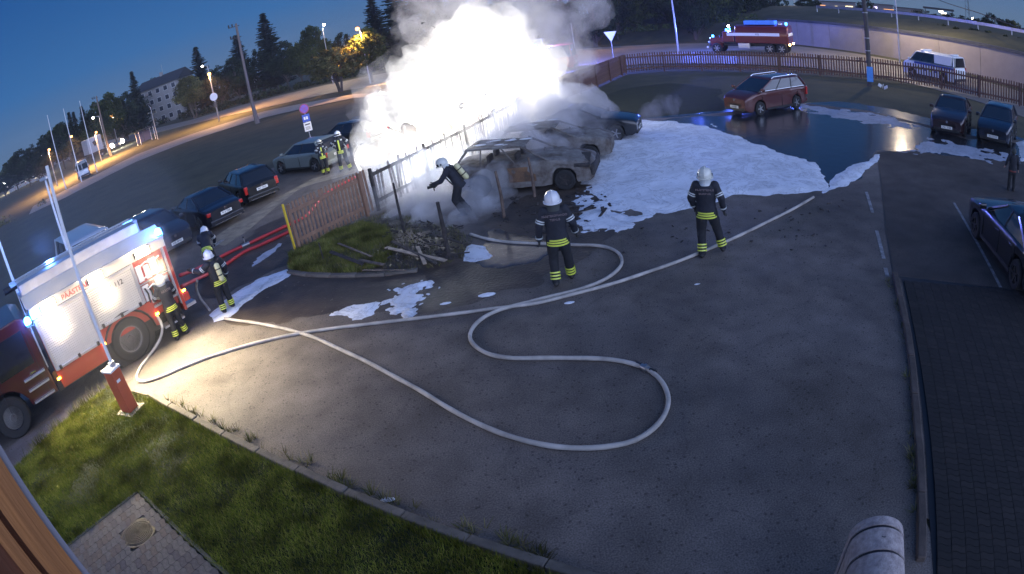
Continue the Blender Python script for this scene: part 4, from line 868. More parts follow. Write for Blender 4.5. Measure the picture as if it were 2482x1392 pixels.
def car(name, lab, loc, head, kind, pm, L=4.5, W=1.78, H=1.45, wb=2.65, glass=M_glass, burnt=False, group=None, cat='car', plate_f='', plate_r='', rails=False, hood=.92, rim=M_rim, taxi=False, spokes=5, jitter=0, lamps=True, plates=True, wr=.32):
    t = thing(name, lab, cat, (loc[0], loc[1], 0), head, group)
    fo = (L-wb)*.47; xf = L/2-fo; xr = xf-wb; hl = L/2
    belt = hood+.02
    # greenhouse key stations (x): cowl, roof front, roof rear, tail base
    K = {'hatch': (xf-.28, xf-1.15, -hl+.62, -hl+.22, belt+.0), 'wagon': (xf-.32, xf-1.2, -hl+.55, -hl+.12, belt), 'sedan': (xf-.42, xf-1.35, -hl+1.45, -hl+.62, belt-.02), 'mpv': (xf+.05, xf-.95, -hl+.5, -hl+.1, belt+.05),
         'van': (xf+.28, xf-.35, -hl+.12, -hl+.04, belt+.1), 'coupe': (xf-.55, xf-1.45, -hl+1.5, -hl+.55, belt-.02)}[kind]
    def zU(x):
        if x > K[0]-.05: s = min(1, max(0, (x-K[0])/(hl-K[0]))); return hood+(.05 if kind != 'van' else .12)*(1-s)-.17*s**2.2-(0.0)
        if x < K[3]: s = (K[3]-x)/(hl+K[3]+1e-6); return belt-.06*s
        return belt+.05
    def wd(x): s = abs(x)/hl; return W/2*(1-.13*s**5-.06*s**14)
    def zlow(x):
        z = .20
        for xw in (xf, xr):
            d = abs(x-xw); ra = wr+.07
            if d < ra: z = max(z, wr+math.sqrt(ra*ra-d*d))
        s = abs(x)/hl
        if s > .93: z = max(z, .20+.12*(s-.93)/.07)
        return z
    xs = set(np.linspace(-hl, hl, 46).round(3)); 
    for xw in (xf, xr):
        for u in np.linspace(-(wr+.07), wr+.07, 13): xs.add(round(xw+u, 3))
    xs = sorted(xs); rings = []
    for x in xs:
        e = max(0, (abs(x)-hl+.10)/.10); w = wd(x)*(1-.05*e*e); z1 = zU(x)-.07-.05*e; z0 = min(zlow(x), z1-.05); half = [(0, z0), (w*.75, z0), (w*.96, z0+.01)]
        for u in (.2, .45, .7, .88, 1): half.append((w*(1-.045*(1-u)**2-.03*u**4+.012*math.sin(u*9)), z0+(z1-z0)*u))
        half += [(w*.93, z1+.045), (w*.80, z1+.07), (w*.4, z1+.085), (0, z1+.09)]
        rings.append([Vector((x, y, z)) for y, z in half]+[Vector((x, -y, z)) for y, z in half[-2:0:-1]])
    b = MB().loft(rings, True)
    if jitter:
        b.v = [tuple(Vector(v)+noise.noise_vector(Vector(v)*3.1)*jitter+noise.noise_vector(Vector(v)*11)*jitter*.35) for v in b.v]
    b.build('body', pm, t, auto=32)
    MB().box(((xf+xr)/2, 0, .48), (wb+wr*2+.3, W*.70, .5)).build('underbody', M_black, t)
    # greenhouse
    def plan(xa, xb, w, z, n=6, cx=.22):
        pts = []; r = min(.22, w*.3)
        for (sx, sy, a0) in ((1, 1, 0), (-1, 1, 90), (-1, -1, 180), (1, -1, 270)):
            ccx = (xa-r) if sx > 0 else (xb+r); ccy = sy*(w-r)
            for i in range(n): a = R(a0+90*i/(n-1)); pts.append(Vector((ccx+r*math.cos(a), ccy+r*math.sin(a), z)))
        return pts
    zr = H-.07; ws = W/2*.93; wt = W/2*(.74 if kind not in ('van', 'mpv') else .82); lv = [0, .35, .7, 1]; gr = []
    for u in lv:
        q = u**1.15; gr.append(plan(K[0]+(K[1]-K[0])*u, K[3]+(K[2]-K[3])*q, ws+(wt-ws)*q, K[4]+(zr-K[4])*u))
    gb = MB()
    if not burnt: gb.loft(gr, False, 0)
    rf = [plan(K[1]+.03, K[2]-.03, wt+.015, zr-.015), plan(K[1]-.02, K[2]+.03, wt*.97, zr+.035), plan(K[1]-.2, K[2]+.2, wt*.72, zr+.065), plan(K[1]-.5, K[2]+.5, wt*.3, zr+.075)]
    if not burnt: gb.build('windows', glass, t, auto=40)
    rb = MB().loft(rf, True)
    if jitter: rb.v = [tuple(Vector(v)+noise.noise_vector(Vector(v)*2.3)*jitter*1.8-Vector((0, 0, max(0, .16-abs(v[1])*.2)*jitter*14))) for v in rb.v]
    rb.build('roof', pm, t, auto=40)
    def side(u, x):  # point on the glass side surface
        q = u**1.15; return ws+(wt-ws)*q-.005
    pw = .045
    for s in (1, -1):
        A = lambda u: Vector((K[0]+(K[1]-K[0])*u-.09, s*side(u, 0)*.985, K[4]+(zr-K[4])*u)); C = lambda u: Vector((K[3]+(K[2]-K[3])*u**1.15+.10, s*side(u, 0)*.985, K[4]+(zr-K[4])*u))
        MB().tube([A(u) for u in (0, .33, .66, 1)], .038, 6).build('pillar', pm, t)
        MB().tube([C(u) for u in (0, .33, .66, 1)], .06 if kind in ('hatch', 'sedan', 'coupe', 'mpv') else .045, 6).build('pillar', pm, t)
        mids = {'hatch': (.46,), 'wagon': (.36, .70), 'sedan': (.48,), 'mpv': (.34, .66), 'van': (.25, .52), 'coupe': (.5,)}[kind]
        for f in mids:
            x0 = K[0]+(K[3]-K[0])*f; x1 = K[1]+(K[2]-K[1])*f; B = lambda u: Vector((x0+(x1-x0)*u, s*side(u, 0), K[4]+(zr-K[4])*u)); MB().tube([B(u) for u in (0, .33, .66, 1)], .028, 6).build('pillar', M_black if not burnt else pm, t)
        MB().tube([Vector((K[0]-.05, s*ws*.99, K[4]+.012)), Vector((K[3]+.08, s*ws*.99, K[4]+.012))], .014, 6).build('window_trim', M_chrome if not burnt else pm, t)
        if not burnt:
            MB().box((K[0]-.16, s*(W/2+.07), K[4]+.10), (.13, .2, .14)).build('mirror', pm, t, bevel=.04)
            for f in (.36, .66):
                x0 = K[0]+(K[3]-K[0])*f-.1; MB().box((x0, s*(W/2-.005), belt-.14), (.18, .03, .028)).build('door_handle', pm, t, bevel=.01)
            for f in (.05, .44, .78) if kind != 'van' else (.22, .5):
                x0 = K[0]+(K[3]-K[0])*f; MB().box((x0, s*(wd(x0)-.012), .58), (.008, .03, belt-.42)).build('door_gap', M_black, t)
            MB().box((0, s*(W/2-.03), .26), (wb-.75, .05, .09)).build('sill', M_black, t)
        if rails: MB().tube([Vector((K[1]-.1, s*wt*.93, zr+.03)), Vector((K[1]-.25, s*wt*.93, zr+.10)), Vector((K[2]+.3, s*wt*.93, zr+.10)), Vector((K[2]+.12, s*wt*.93, zr+.03))], .02, 6).build('roof_rail', M_chrome, t)
    for x in (xf, xr):
        for s in (1, -1): wheel(t, x, s*(W/2-.11), wr, .2, s, rim if not burnt else M_char, spokes)
    if lamps and not burnt:
        for s in (1, -1):
            xh = hl-.16; MB().sphere((0, 0, 0), .16, 10, sx=.8, sy=1.15, sz=.42).build('headlight', M_hl, t, smooth=True).location = (xh, s*(W/2-.30), hood-.24)
            tl = {'wagon': (.12, .17, .34), 'sedan': (.14, .4, .15), 'hatch': (.14, .22, .24), 'mpv': (.12, .16, .4), 'van': (.1, .1, .5), 'coupe': (.14, .4, .12)}[kind]
            MB().box((-hl+.075, s*(W/2-.06-tl[1]/2), belt-.20), tl).build('tail_light', M_tail, t, bevel=.03)
        MB().box((hl-.05, 0, .52), (.1, W*.52, .15)).build('grille', M_black, t, bevel=.02)
        MB().box((hl-.035, 0, .31), (.1, W*.7, .14)).build('lower_grille', M_black, t, bevel=.02)
        MB().cyl((hl-.01, 0, hood-.26), (hl+.015, 0, hood-.26), .055, n=14).build('badge', M_chrome, t)
        MB().cyl((-hl-.015, 0, belt-.16), (-hl+.01, 0, belt-.16), .05, n=14).build('badge', M_chrome, t)
        MB().box((-hl+.03, 0, .36), (.1, W*.86, .22)).build('bumper', pm if kind != 'van' else M_black, t, bevel=.04)
        MB().box((-hl-.012, 0, .29), (.05, W*.7, .025)).build('bumper_trim', M_chrome, t)
    if plates and not burnt:
        for s, z, tx in ((1, .42, plate_f), (-1, .62 if kind in ('sedan', 'coupe') else .66, plate_r)):
            p = MB().box((s*(hl+.02), 0, z), (.02, .52, .115)).build('number_plate', M_plate, t)
            if tx: text_mesh(tx, .11, M_ink, 'lettering', p, (s*(hl+.032), 0, z), (R(90), 0, R(90)*s))
    if burnt:
        for x in (xf-1.2, xf-2.1):
            for y in (-.38, .38):
                MB().box((x, y, .62), (.5, .5, .18)).build('seat_frame', M_char, t, bevel=.03); MB().box((x-.25, y, .9), (.1, .46, .6)).build('seat_frame', M_char, t, bevel=.03)
        MB().tube([Vector((xf-.75, .38+.18*math.cos(a), .92+.18*math.sin(a))) for a in np.linspace(0, 6.28, 14)], .012, 5).build('steering_wheel', M_char, t)
    return t
P_silver = paint('silver_green_paint', (.22, .25, .23)); P_black = paint('black_paint', (.010, .010, .011)); P_navy = paint('navy_paint', (.012, .013, .020)); P_dark = paint('dark_blue_paint', (.013, .016, .028))
P_redw = paint('brick_red_paint', (.085, .016, .012)); P_maroon = paint('maroon_paint', (.026, .010, .010)); P_blue = paint('deep_blue_paint', (.007, .010, .022)); P_white = paint('white_van_paint', (.6, .63, .68))
def head(a, b):
    d = Vector(b)-Vector(a); return math.atan2(d.y, d.x)
HL = math.atan2(.66, -.75)
GP = 'cars parked nose-in along the street'
car('parked_car', 'silver hatchback parked beside the no-stopping sign with a firefighter at its tail', (-8.75, 29.05), math.atan2(.55, -.84), 'hatch', P_silver, L=4.3, H=1.48, wb=2.65, group=GP, plate_r='184 BKT')
car('parked_car', 'dark car half lost in the smoke behind the silver hatchback', (-7.3, 32.6), math.atan2(.55, -.84), 'wagon', P_black, L=4.5, H=1.48, rails=True, group=GP)
car('parked_car', 'black estate car with a lit tail lamp parked between the silver and the black saloon', (-11.0, 25.6), math.atan2(.80, -.66), 'wagon', P_black, L=4.6, W=1.75, H=1.46, group=GP, plate_r='467 MHC')
car('parked_car', 'dark blue-black saloon seen from behind with a white plate, right of the truck', (-12.1, 22.75), math.atan2(.66, -.80), 'sedan', P_navy, L=4.75, W=1.83, H=1.42, wb=2.8, group=GP, plate_r='912 TRB', rim=M_chrome)
car('parked_car', 'dark car facing the street just behind the fire engine tail', (-13.4, 20.6), math.atan2(-.62, .78), 'hatch', P_dark, L=4.3, H=1.46, group=GP, plate_f='358 BMD')
car('parked_van', 'pale blue-lit white van standing behind the fire engine roof', (-15.8, 18.4), math.atan2(.62, -.78), 'van', P_white, L=5.0, W=1.95, H=2.1, wb=3.0, cat='van', hood=1.05, wr=.34)
b = at(199, 434); car('driving_van', 'white van seen from behind on the path road near the flagpoles', (b.x-1.2, b.y+2.2), math.atan2(b.y+2.6, b.x-2.2), 'van', P_white, L=4.8, W=2.0, H=2.35, wb=3.0, cat='van', hood=1.1, wr=.35)
for s in (-.48, .48): MB().box((-2.42, s, 1.55), (.06, .78, .75)).build('rear_window', M_glass, bpy.data.objects['driving_van'])
GQ = 'cars parked along the right fence'
car('parked_car', 'brick-red estate car with roof rails at the back edge of the lot', (13.2, 25.9), R(-160), 'mpv', P_redw, L=4.45, W=1.8, H=1.62, wb=2.65, rails=True, group=GQ, plate_f='650 BJH', hood=1.0)
car('parked_car', 'maroon car facing the wet lot with a pale plate below its badge', (20.15, 19.8), R(-142), 'sedan', P_maroon, L=4.4, W=1.75, H=1.44, wb=2.6, group=GQ, plate_f='241 THB')
car('parked_car', 'dark blue small car beside the right edge of the picture', (21.5, 17.85), R(-147), 'hatch', P_blue, L=4.1, W=1.72, H=1.45, wb=2.5, group=GQ, plate_f='703 DCK')
car('parked_car', 'black car cut off by the right edge above the bay line', (11.35, 8.15), R(66), 'sedan', P_black, L=4.6, W=1.8, H=1.42, wb=2.7, plate_f='120 AKO', rim=M_black)
# burnt cars
M_burn = mat('burnt_steel', (.25, .24, .22), .8, metal=.1, c2=(.06, .04, .028), vscale=2.6, bump=.7, bscale=12, detail=8)
M_rust = mat('burnt_rusty_steel', (.22, .12, .06), .85, c2=(.06, .045, .035), vscale=4, bump=.7, bscale=14, detail=8)
M_foamc = mat('foam_residue', (.75, .76, .78), .7, var=.08, vscale=8, bump=.4)
b1 = car('burnt_car', 'burnt-out car shell with open windows and a foam-spotted bonnet behind the charred posts', (1.05, 18.75), -.14-.18, 'wagon', M_burn, L=4.5, W=1.78, H=1.5, burnt=True, jitter=.045, group='burnt-out cars')
MB().box((.1, -.875, .60), (.85, .03, .46)).build('rusty_door', M_rust, b1, bevel=.01)
b2 = car('burnt_car', 'second burnt-out car half hidden in grey smoke behind the first shell', (2.3, 21.35), -.30, 'hatch', M_burn, L=4.3, W=1.76, H=1.42, burnt=True, jitter=.06, group='burnt-out cars')
b3 = car('scorched_car', 'scorched black car with its number plate still on at the edge of the foam', (4.05, 24.2), -.42, 'sedan', P_black, L=4.4, W=1.76, H=1.42, group='burnt-out cars', plate_f='785 RGD')
MB().box((2.22, 0, .55), (.16, 1.5, .34)).build('charred_bumper', M_char, b1, bevel=.05); MB().box((1.9, -.3, .78), (.5, 1.1, .12), rot=Euler((.1, .1, .1)).to_matrix()).build('charred_radiator', M_char, b1, bevel=.03)
for o, z in ((b1, .98), (b2, .95)):
    g = random.Random(5); b = MB()
    for i in range(0):
        x = g.uniform(.9, 2.0); y = g.uniform(-.7, .7); b.sphere((x, y, z-.02-.04*(x-.9)), g.uniform(.06, .22), 7, sx=1.3, sz=.22)
    for i in range(9): b.sphere((g.uniform(-1.4, .2), g.uniform(-.5, .5), 1.46), g.uniform(.04, .12), 7, sx=2.0, sz=.12)
    b.build('foam_patches', M_foamc, o, smooth=True, kind='stuff')

# ------------------------------------------------------------------ fire engine, left
M_fred = paint('fire_red_paint', (.42, .045, .03)); M_shut = mat('shutter_aluminium', (.62, .60, .55), .42, metal=.35, var=.05, vscale=3); M_alu = mat('aluminium_profile', (.6, .6, .6), .35, metal=.8)
M_roofbox = mat('roof_locker', (.45, .46, .50), .5, metal=.4, var=.1); M_cream = mat('cream_fascia', (.62, .58, .50), .45); M_cab = paint('cab_shade_red', (.055, .008, .012))  # cab red is darkened in colour to stand for its unlit side
E_flood = emit('flood_lamp', (1, .88, .66), 75); E_blue = emit('blue_beacon', (.03, .25, 1), 120); E_amber = emit('amber_marker', (1, .38, .03), 30)
A0 = Vector((-11.29, 8.09, 0)); UA = math.atan2(.78173, .62362)
ft = thing('fire_engine', 'red fire engine with pale roller shutters and three blazing floodlights at the left', 'fire engine', A0, UA)
TH = 2.42; TW = 2.25
MB().box((3.4, TW/2+.06, .62), (3.9, TW-.25, .5)).build('chassis', M_black, ft)
MB().box((3.45, TW/2+.02, 1.55), (3.78, TW-.14, 1.65)).build('body', M_fred, ft, bevel=.02)
# lower panels, arch
MB().box((2.28, .05, .665), (1.42, .1, .43)).build('lower_panel', M_fred, ft, bevel=.01)
arch = []
for i in range(13): a = math.pi*i/12; arch.append((3.73-math.cos(a)*.74, .55+math.sin(a)*.70))
pan = [(2.99, .88), (2.99, .45)]+[p for p in arch if p[1] > .5]+[(4.52, .55), (4.52, .92)]
b = MB(); top = [(x, 1.18) if i not in (0, 1) else (x, 1.18) for i, (x, z) in enumerate(pan)]
ol = [(2.99, 1.16), (2.99, .5)]+arch+[(4.62, .5), (4.62, 1.16)]
b.poly([(x, z) for x, z in ol], 0, .12); o = b.build('wheel_arch', M_fred, ft, auto=40); o.rotation_euler = (R(90), 0, 0); o.location = (0, .12, 0)
b = MB().tube([(x, -.01, z) for x, z in arch], .028, 6).build('arch_trim', M_black, ft)
MB().lathe([(.72, 0), (.72, .6)], n=28, M=Matrix.Rotation(R(-90), 3, 'X')).build('wheel_well', M_black, ft).location = (3.73, .14, .58)
# shutters: every slat a part
def shutter(x0, x1, z0, z1, name='shutter_frame'):
    f = MB()
    for x in (x0, x1): f.box((x, -.01, (z0+z1)/2), (.06, .07, z1-z0+.06))
    f.box(((x0+x1)/2, -.02, z0-.01), (x1-x0, .08, .06)); f.box(((x0+x1)/2, -.01, z1+.02), (x1-x0, .07, .06)); fo = f.build(name, M_alu, ft, bevel=.006)
    n = int((z1-z0)/.052); h = (z1-z0)/n; sm = MB().box((0, 0, 0), (x1-x0-.06, .03, h-.007)).mesh('slat', M_shut)
    for i in range(n): link_mesh('slat', sm, fo, ((x0+x1)/2, .0, z0+h*(i+.5)))
    for x in (x0+.12, (x0+x1)/2, x1-.12): MB().box((x, -.075, z0+.01), (.07, .05, .09)).build('latch', M_black, fo)
    return fo
shutter(1.60, 2.98, .93, 2.14); shutter(3.05, 4.40, 1.22, 2.14)
text_mesh('112', .17, M_ink, 'lettering', ft, (3.95, -.022, 1.93), (R(90), 0, 0), bold=.003); MB().tube([(3.66, -.022, 1.84), (3.68, -.022, 1.93), (3.74, -.022, 1.99)], .012, 5).build('phone_symbol', M_ink, ft)
# open compartment with gear
ob = MB()
ob.box((4.90, .50, 1.62), (.92, .03, 1.3)); ob.box((4.44, .27, 1.6), (.05, .52, 1.35)); ob.box((5.34, .27, 1.6), (.05, .52, 1.35)); ob.box((4.9, .27, .96), (.92, .52, .05)); ob.box((4.9, .27, 1.60), (.90, .5, .02)); ob.box((4.9, .27, 2.24), (.92, .52, .05)); ob.build('open_locker', M_alu, ft)
for i, (x, z, w, h, m) in enumerate(((4.58, 1.85, .16, .4, M_signw), (4.80, 1.82, .16, .34, M_white), (5.0, 1.88, .2, .42, M_alu), (5.22, 1.8, .15, .3, M_red), (4.6, 1.3, .2, .5, M_signw), (4.86, 1.26, .12, .42, M_alu), (5.04, 1.28, .12, .48, M_signw), (5.22, 1.3, .12, .44, M_alu))):
    MB().box((x, .20, z), (w, .3, h)).build('equipment_box', m, ft, bevel=.02)
for x in (4.57, 4.68, 4.79): MB().tube([(x, .0, 1.12), (x+.02, -.02, 1.35), (x-.02, .0, 1.5)], .022, 6).build('stored_hose', M_black, ft)
for z, y in ((2.02, .02), (1.72, -.01), (1.45, 0)): MB().tube([(4.62, y, z), (4.8, y-.04, z+.06), (5.0, y, z-.03), (5.2, y-.03, z+.04)], .02, 6).build('stored_hose', M_signw, ft)
MB().cyl((5.1, .0, 1.1), (5.1, -.06, 1.1), .09, n=14).build('pump_outlet', M_chrome, ft); MB().cyl((4.95, .0, .78), (4.95, -.12, .78), .06, n=12).build('pump_outlet', M_chrome, ft)
# perforated rear corner post / ladder
lr = MB().box((5.42, .10, 1.55), (.10, .16, 1.75)).build('rear_post', M_signw, ft, bevel=.01)
for i in range(9): MB().cyl((5.42, .015, .85+i*.17), (5.42, .03, .85+i*.17), .018, n=8).build('post_hole', M_black, lr)
MB().box((5.42, .75, 1.35), (.08, 1.5, 1.7)).build('rear_panel', M_fred, ft, bevel=.01); MB().box((5.62, 1.1, .52), (.34, TW-.3, .08)).build('rear_step', M_alu, ft)
MB().box((5.55, .12, .78), (.22, .14, .22)).build('rear_lamp_box', M_fred, ft, bevel=.02); MB().box((4.95, -.0, .42), (.6, .3, .05)).build('side_step', M_alu, ft)
# fascia, lamps
MB().box((3.5, .06, 2.30), (3.9, .14, .22)).build('fascia', M_cream, ft, bevel=.02)
M_lred = mat('letter_red', (.45, .06, .04), .5)
text_mesh('PÄÄSTEAMET', .17, M_lred, 'lettering', ft, (2.95, -.018, 2.29), (R(90), 0, 0), bold=.002)
MB().bar((1.55, -.03, 2.44), (5.45, -.03, 2.44), .10, .06).build('roof_rail', M_alu, ft)
tr = MB(); tr.add([(1.5, -.02, 2.47), (5.5, -.02, 2.47), (5.5, .42, 2.70), (1.5, .42, 2.70), (1.5, .42, 2.47), (5.5, .42, 2.47)], [(0, 1, 2, 3), (0, 3, 4), (1, 5, 2), (0, 4, 5, 1), (3, 2, 5, 4)]); tr.build('roof_edge', M_cream, ft)
MB().box((3.5, TW/2+.1, 2.48), (3.9, TW-.3, .06)).build('roof', M_roofbox, ft)
MB().box((3.3, .66, 2.80), (3.5, .42, .30)).build('roof_locker', M_roofbox, ft, bevel=.03); MB().box((4.7, 1.5, 2.72), (1.2, .7, .36)).build('roof_locker', M_roofbox, ft, bevel=.03)
lb = MB()
for y in (1.25, 1.6): lb.bar((1.4, y, 2.9), (5.2, y, 2.9), .05, .07)
for i in range(11): lb.bar((1.6+i*.34, 1.25, 2.9), (1.6+i*.34, 1.6, 2.9), .03, .03)
lb.build('ladder', M_alu, ft); MB().cyl((1.2, 1.9, 2.75), (5.0, 1.9, 2.75), .09, n=12).build('suction_hose', M_black, ft)
fl_loc = []
for x in (2.05, 3.42, 4.78):
    MB().box((x, -.04, 2.34), (.44, .12, .21)).build('lamp_housing', M_black, ft, bevel=.02); MB().box((x, -.115, 2.33), (.38, .03, .17)).build('flood_lamp', E_flood, ft, bevel=.01)
    fl_loc.append(ft.matrix_basis @ Vector((x, -.34, 2.30)) if False else Matrix.Translation(A0) @ Matrix.Rotation(UA, 4, 'Z') @ Vector((x, -.26, 2.30)))
MT = Matrix.Translation(A0) @ Matrix.Rotation(UA, 4, 'Z')
for x, y, z in ((1.42, -.02, 2.20), (5.40, .05, 2.52)):
    MB().cyl((x, y, z-.08), (x, y, z-.02), .09, n=14).build('beacon_base', M_black, ft); MB().lathe([(.08, 0), (.085, .08), (.06, .14), (.01, .16)], (x, y, z-.02), 16).build('blue_beacon', E_blue, ft, smooth=True)
for x, z in ((1.55, .72), (3.0, .84), (4.62, .80), (5.52, .98)):
    MB().box((x, -.03, z), (.10, .04, .06)).build('amber_marker', E_amber, ft, bevel=.015)
TRIM_ = mat('truck_rim', (.10, .095, .09), .5, metal=.3)
for x in (-.02, 3.73):
    w = wheel(ft, x, .20, .56 if x > 1 else .50, .30, -1, TRIM_, 0); w.location.z = .56 if x > 1 else .5
    w = wheel(ft, x, TW-.1, .56 if x > 1 else .50, .30, 1, M_rim, 8); w.location.z = .56 if x > 1 else .5
for w_ in [c for c in ft.children if c.name.startswith('wheel') and c.type == 'EMPTY' and c.location.y < 1]:
    ro = MB(); ro.lathe([(.34, .09), (.36, .13), (.30, .13), (.27, .04), (.12, .02), (.10, .10), (.001, .10)], n=28, M=Matrix.Rotation(R(90), 3, 'X')); ro.build('rim_dish', mat('rim_dish', (.22, .21, .2), .5, metal=.4), w_, auto=40)
    for k in range(8):
        a = 6.283*k/8; MB().cyl((.2*math.cos(a), -.055, .2*math.sin(a)), (.2*math.cos(a), -.02, .2*math.sin(a)), .034, n=10).build('rim_hole', M_black, w_)
# cab
cabp = [(1.40, .45), (1.40, 2.30), (1.15, 2.42), (-.9, 2.40), (-1.28, 2.10), (-1.45, 1.35), (-1.45, .45), (-.66, .45)]
arc2 = [(-.02-math.cos(math.pi*i/10)*.64, .50+math.sin(math.pi*i/10)*.62) for i in range(11)]
cabp = [(1.40, .45), (1.40, 2.30), (1.15, 2.42), (-.9, 2.40), (-1.28, 2.10), (-1.45, 1.35), (-1.45, .45)]+arc2
b = MB(); b.poly(cabp, -TW+.1, 0); o = b.build('cab', M_cab, ft, bevel=.03); o.rotation_euler = (R(90), 0, 0); o.location = (0, .02, 0)
for x0, x1 in ((-.95, -.05), (.12, 1.15)):
    MB().poly([(x0+.12 if x0 < -.5 else x0, 1.35), (x1, 1.35), (x1, 2.15), (x0+.05 if x0 > -.5 else x0+.25, 2.15)], 0, .02).build('side_window', M_glass, ft).matrix_local = Matrix.Translation((0, .02, 0)) @ Matrix.Rotation(R(90), 4, 'X')
    MB().box((x1-.15, .0, 1.18), (.16, .05, .04)).build('door_handle', M_chrome, ft)
    MB().box((x1+.06, .01, 1.3), (.012, .03, 1.6)).build('door_gap', M_black, ft)
MB().box((-1.34, TW/2, 1.72), (.06, TW-.4, .75), rot=Euler((0, .2, 0)).to_matrix()).build('windscreen', M_glass, ft)
MB().box((-1.5, TW/2, .55), (.16, TW, .3)).build('front_bumper', M_signw, ft, bevel=.04)
for s in (.25, TW-.25): MB().box((-1.5, s, .85), (.1, .3, .18)).build('headlight', M_hl, ft, bevel=.03)
for z in (.55, .85, 1.1): MB().box((1.0, -.03, z), (.62, .1, .04)).build('cab_step', M_alu, ft)
MB().box((-.95, -.28, 1.75), (.12, .1, .5)).build('mirror', M_black, ft, bevel=.02); MB().tube([(-1.0, 0, 2.1), (-1.0, -.25, 2.05), (-.98, -.28, 1.8)], .015, 5).build('mirror_arm', M_black, ft)
MB().tube([(-1.0, -.03, 1.9), (-1.12, -.05, 1.4), (-1.0, -.05, .9)], .03, 6).build('grab_rail', M_signw, ft); MB().bar((1.42, -.05, 1.1), (1.42, -.05, 2.0), .03, .03).build('grab_rail', M_alu, ft)

def away0(p): return math.atan2(p[1], p[0])
# ------------------------------------------------------------------ tanker beyond the fence
tk = at(1885, 132); tf = at(1737, 129)
tt = thing('tanker_truck', 'old red bonneted tanker fire truck with a white stripe driving on the far road', 'fire truck', ((tk.x+tf.x)/2+.5, (tk.y+tf.y)/2+.6, 0), head(tk, tf)); 
E_blue2 = emit('small_blue_beacon', (.03, .2, 1), 25); wbk = (tk-tf).length/2; M_tred = paint('tanker_red', (.12, .010, .012)); M_stripe = mat('white_stripe', (.75, .75, .78), .4)
MB().box((0, 0, .85), (wbk*2+2, .9, .25)).build('chassis', M_black, tt)
b = MB(); rg = []
for x in (-wbk-1.55, -wbk-1.45, wbk-2.15, wbk-2.05):
    k = .92 if x in (-wbk-1.55, wbk-2.05) else 1; rg.append([Vector((x, y*k, 1.75+(z-1.75)*k)) for y, z in ((-1.18, 1.1), (-1.22, 1.75), (-1.22, 2.35), (-1.0, 2.78), (-.5, 2.95), (.5, 2.95), (1.0, 2.78), (1.22, 2.35), (1.22, 1.75), (1.18, 1.1))])
b.loft(rg); b.build('tank', M_tred, tt, auto=30)
for s in (1, -1):
    MB().box((-.95, s*1.235, 1.98), (wbk*2-.6, .02, .30)).build('white_stripe', M_stripe, tt)
MB().box((-wbk-1.56, 0, 1.98), (.03, 2.2, .3)).build('white_stripe', M_stripe, tt)
text_mesh('112', .26, M_ink, 'lettering', tt, (-wbk*.45, 1.25, 1.98), (R(90), 0, R(180)), bold=.004); text_mesh('112', .26, M_ink, 'lettering', tt, (-wbk*.45, -1.25, 1.98), (R(90), 0, 0), bold=.004)
MB().box((-wbk*.45-.2, 0, 3.15), (3.2, 1.5, .42)).build('deck_box', M_blue, tt, bevel=.05)
for x in (-wbk-.6, -wbk+.4, 0): MB().box((x, 0, 3.0), (.3, .5, .16)).build('hatch', M_alu, tt)
MB().box((0.1, .95, .82), (1.2, .5, .5)).build('side_locker', M_alu, tt, bevel=.02); MB().box((0.1, -.95, .82), (1.2, .5, .5)).build('side_locker', M_alu, tt, bevel=.02)
cx = wbk-1.25
MB().box((cx, 0, 1.72), (1.35, 2.1, 1.1), taper=.88).build('cab', M_tred, tt, bevel=.08); MB().box((cx+.08, 0, 1.98), (1.34, 1.95, .45), taper=.9).build('windows', M_glass, tt, bevel=.03)
MB().box((wbk+.1, 0, 1.30), (1.6, 1.5, .75), taper=.92).build('bonnet', M_tred, tt, bevel=.12)
for s in (1, -1):
    pf = [(.62*math.cos(a), .62*math.sin(a)) for a in np.linspace(0, math.pi, 10)]; MB().poly(pf, 0, .4).build('mudguard', M_tred, tt).matrix_local = Matrix.Translation((wbk, s*.85+.2, .62)) @ Matrix.Rotation(R(90), 4, 'X')
    MB().sphere((wbk+.85, s*.72, 1.15), .14, 8).build('headlight', M_hl, tt, smooth=True)
    MB().bar((wbk+1.0, s*.9, .5), (wbk+1.0, s*.9, .95), .06, .06).build('bumper_horn', M_chrome, tt)
    MB().tube([(cx+.6, s*1.0, 1.9), (cx+.8, s*1.3, 2.0), (cx+.8, s*1.3, 1.6)], .02, 5).build('mirror_arm', M_chrome, tt)
    for x in (wbk, -wbk+.5, -wbk-.75): wheel(tt, x, s*.98, .55, .3, s, M_rim, 6)
MB().box((wbk+1.0, 0, .65), (.15, 2.2, .2)).build('front_bumper', M_signw, tt)
for x, y, z in ((cx+.2, .55, 2.40), (cx+.2, -.55, 2.40), (wbk+.5, .5, 1.75), (-wbk-1.2, 0, 3.05)): MB().cyl((x, y, z-.1), (x, y, z+.12), .11, n=12).build('blue_beacon', E_blue2, tt)
MB().sphere((cx+.1, 0, 2.75), .13, 8).build('work_lamp', E_white, tt, smooth=True); MB().cyl((cx+.1, 0, 2.3), (cx+.1, 0, 2.7), .03, n=6).build('lamp_mast', M_black, tt)
E_orange = emit('tail_marker', (1, .5, .2), 25); MB().sphere((-wbk-1.6, 1.0, 1.0), .11, 8).build('tail_marker', E_orange, tt, smooth=True); MB().sphere((-wbk-1.6, -1.0, 1.0), .11, 8).build('tail_marker', E_orange, tt, smooth=True)
TKM = Matrix.Translation(tt.location) @ Matrix.Rotation(tt.rotation_euler.z, 4, 'Z')
tt.scale = (.94, .94, .94)
qv = at(1332, 172); rv = car('rescue_van', 'red rescue van with a blue beacon half hidden behind the right edge of the fire', (qv.x, qv.y), away0(qv)+1.3, 'van', M_fred, L=5.0, W=1.95, H=2.3, wb=3.0, cat='van', hood=1.1, wr=.34)
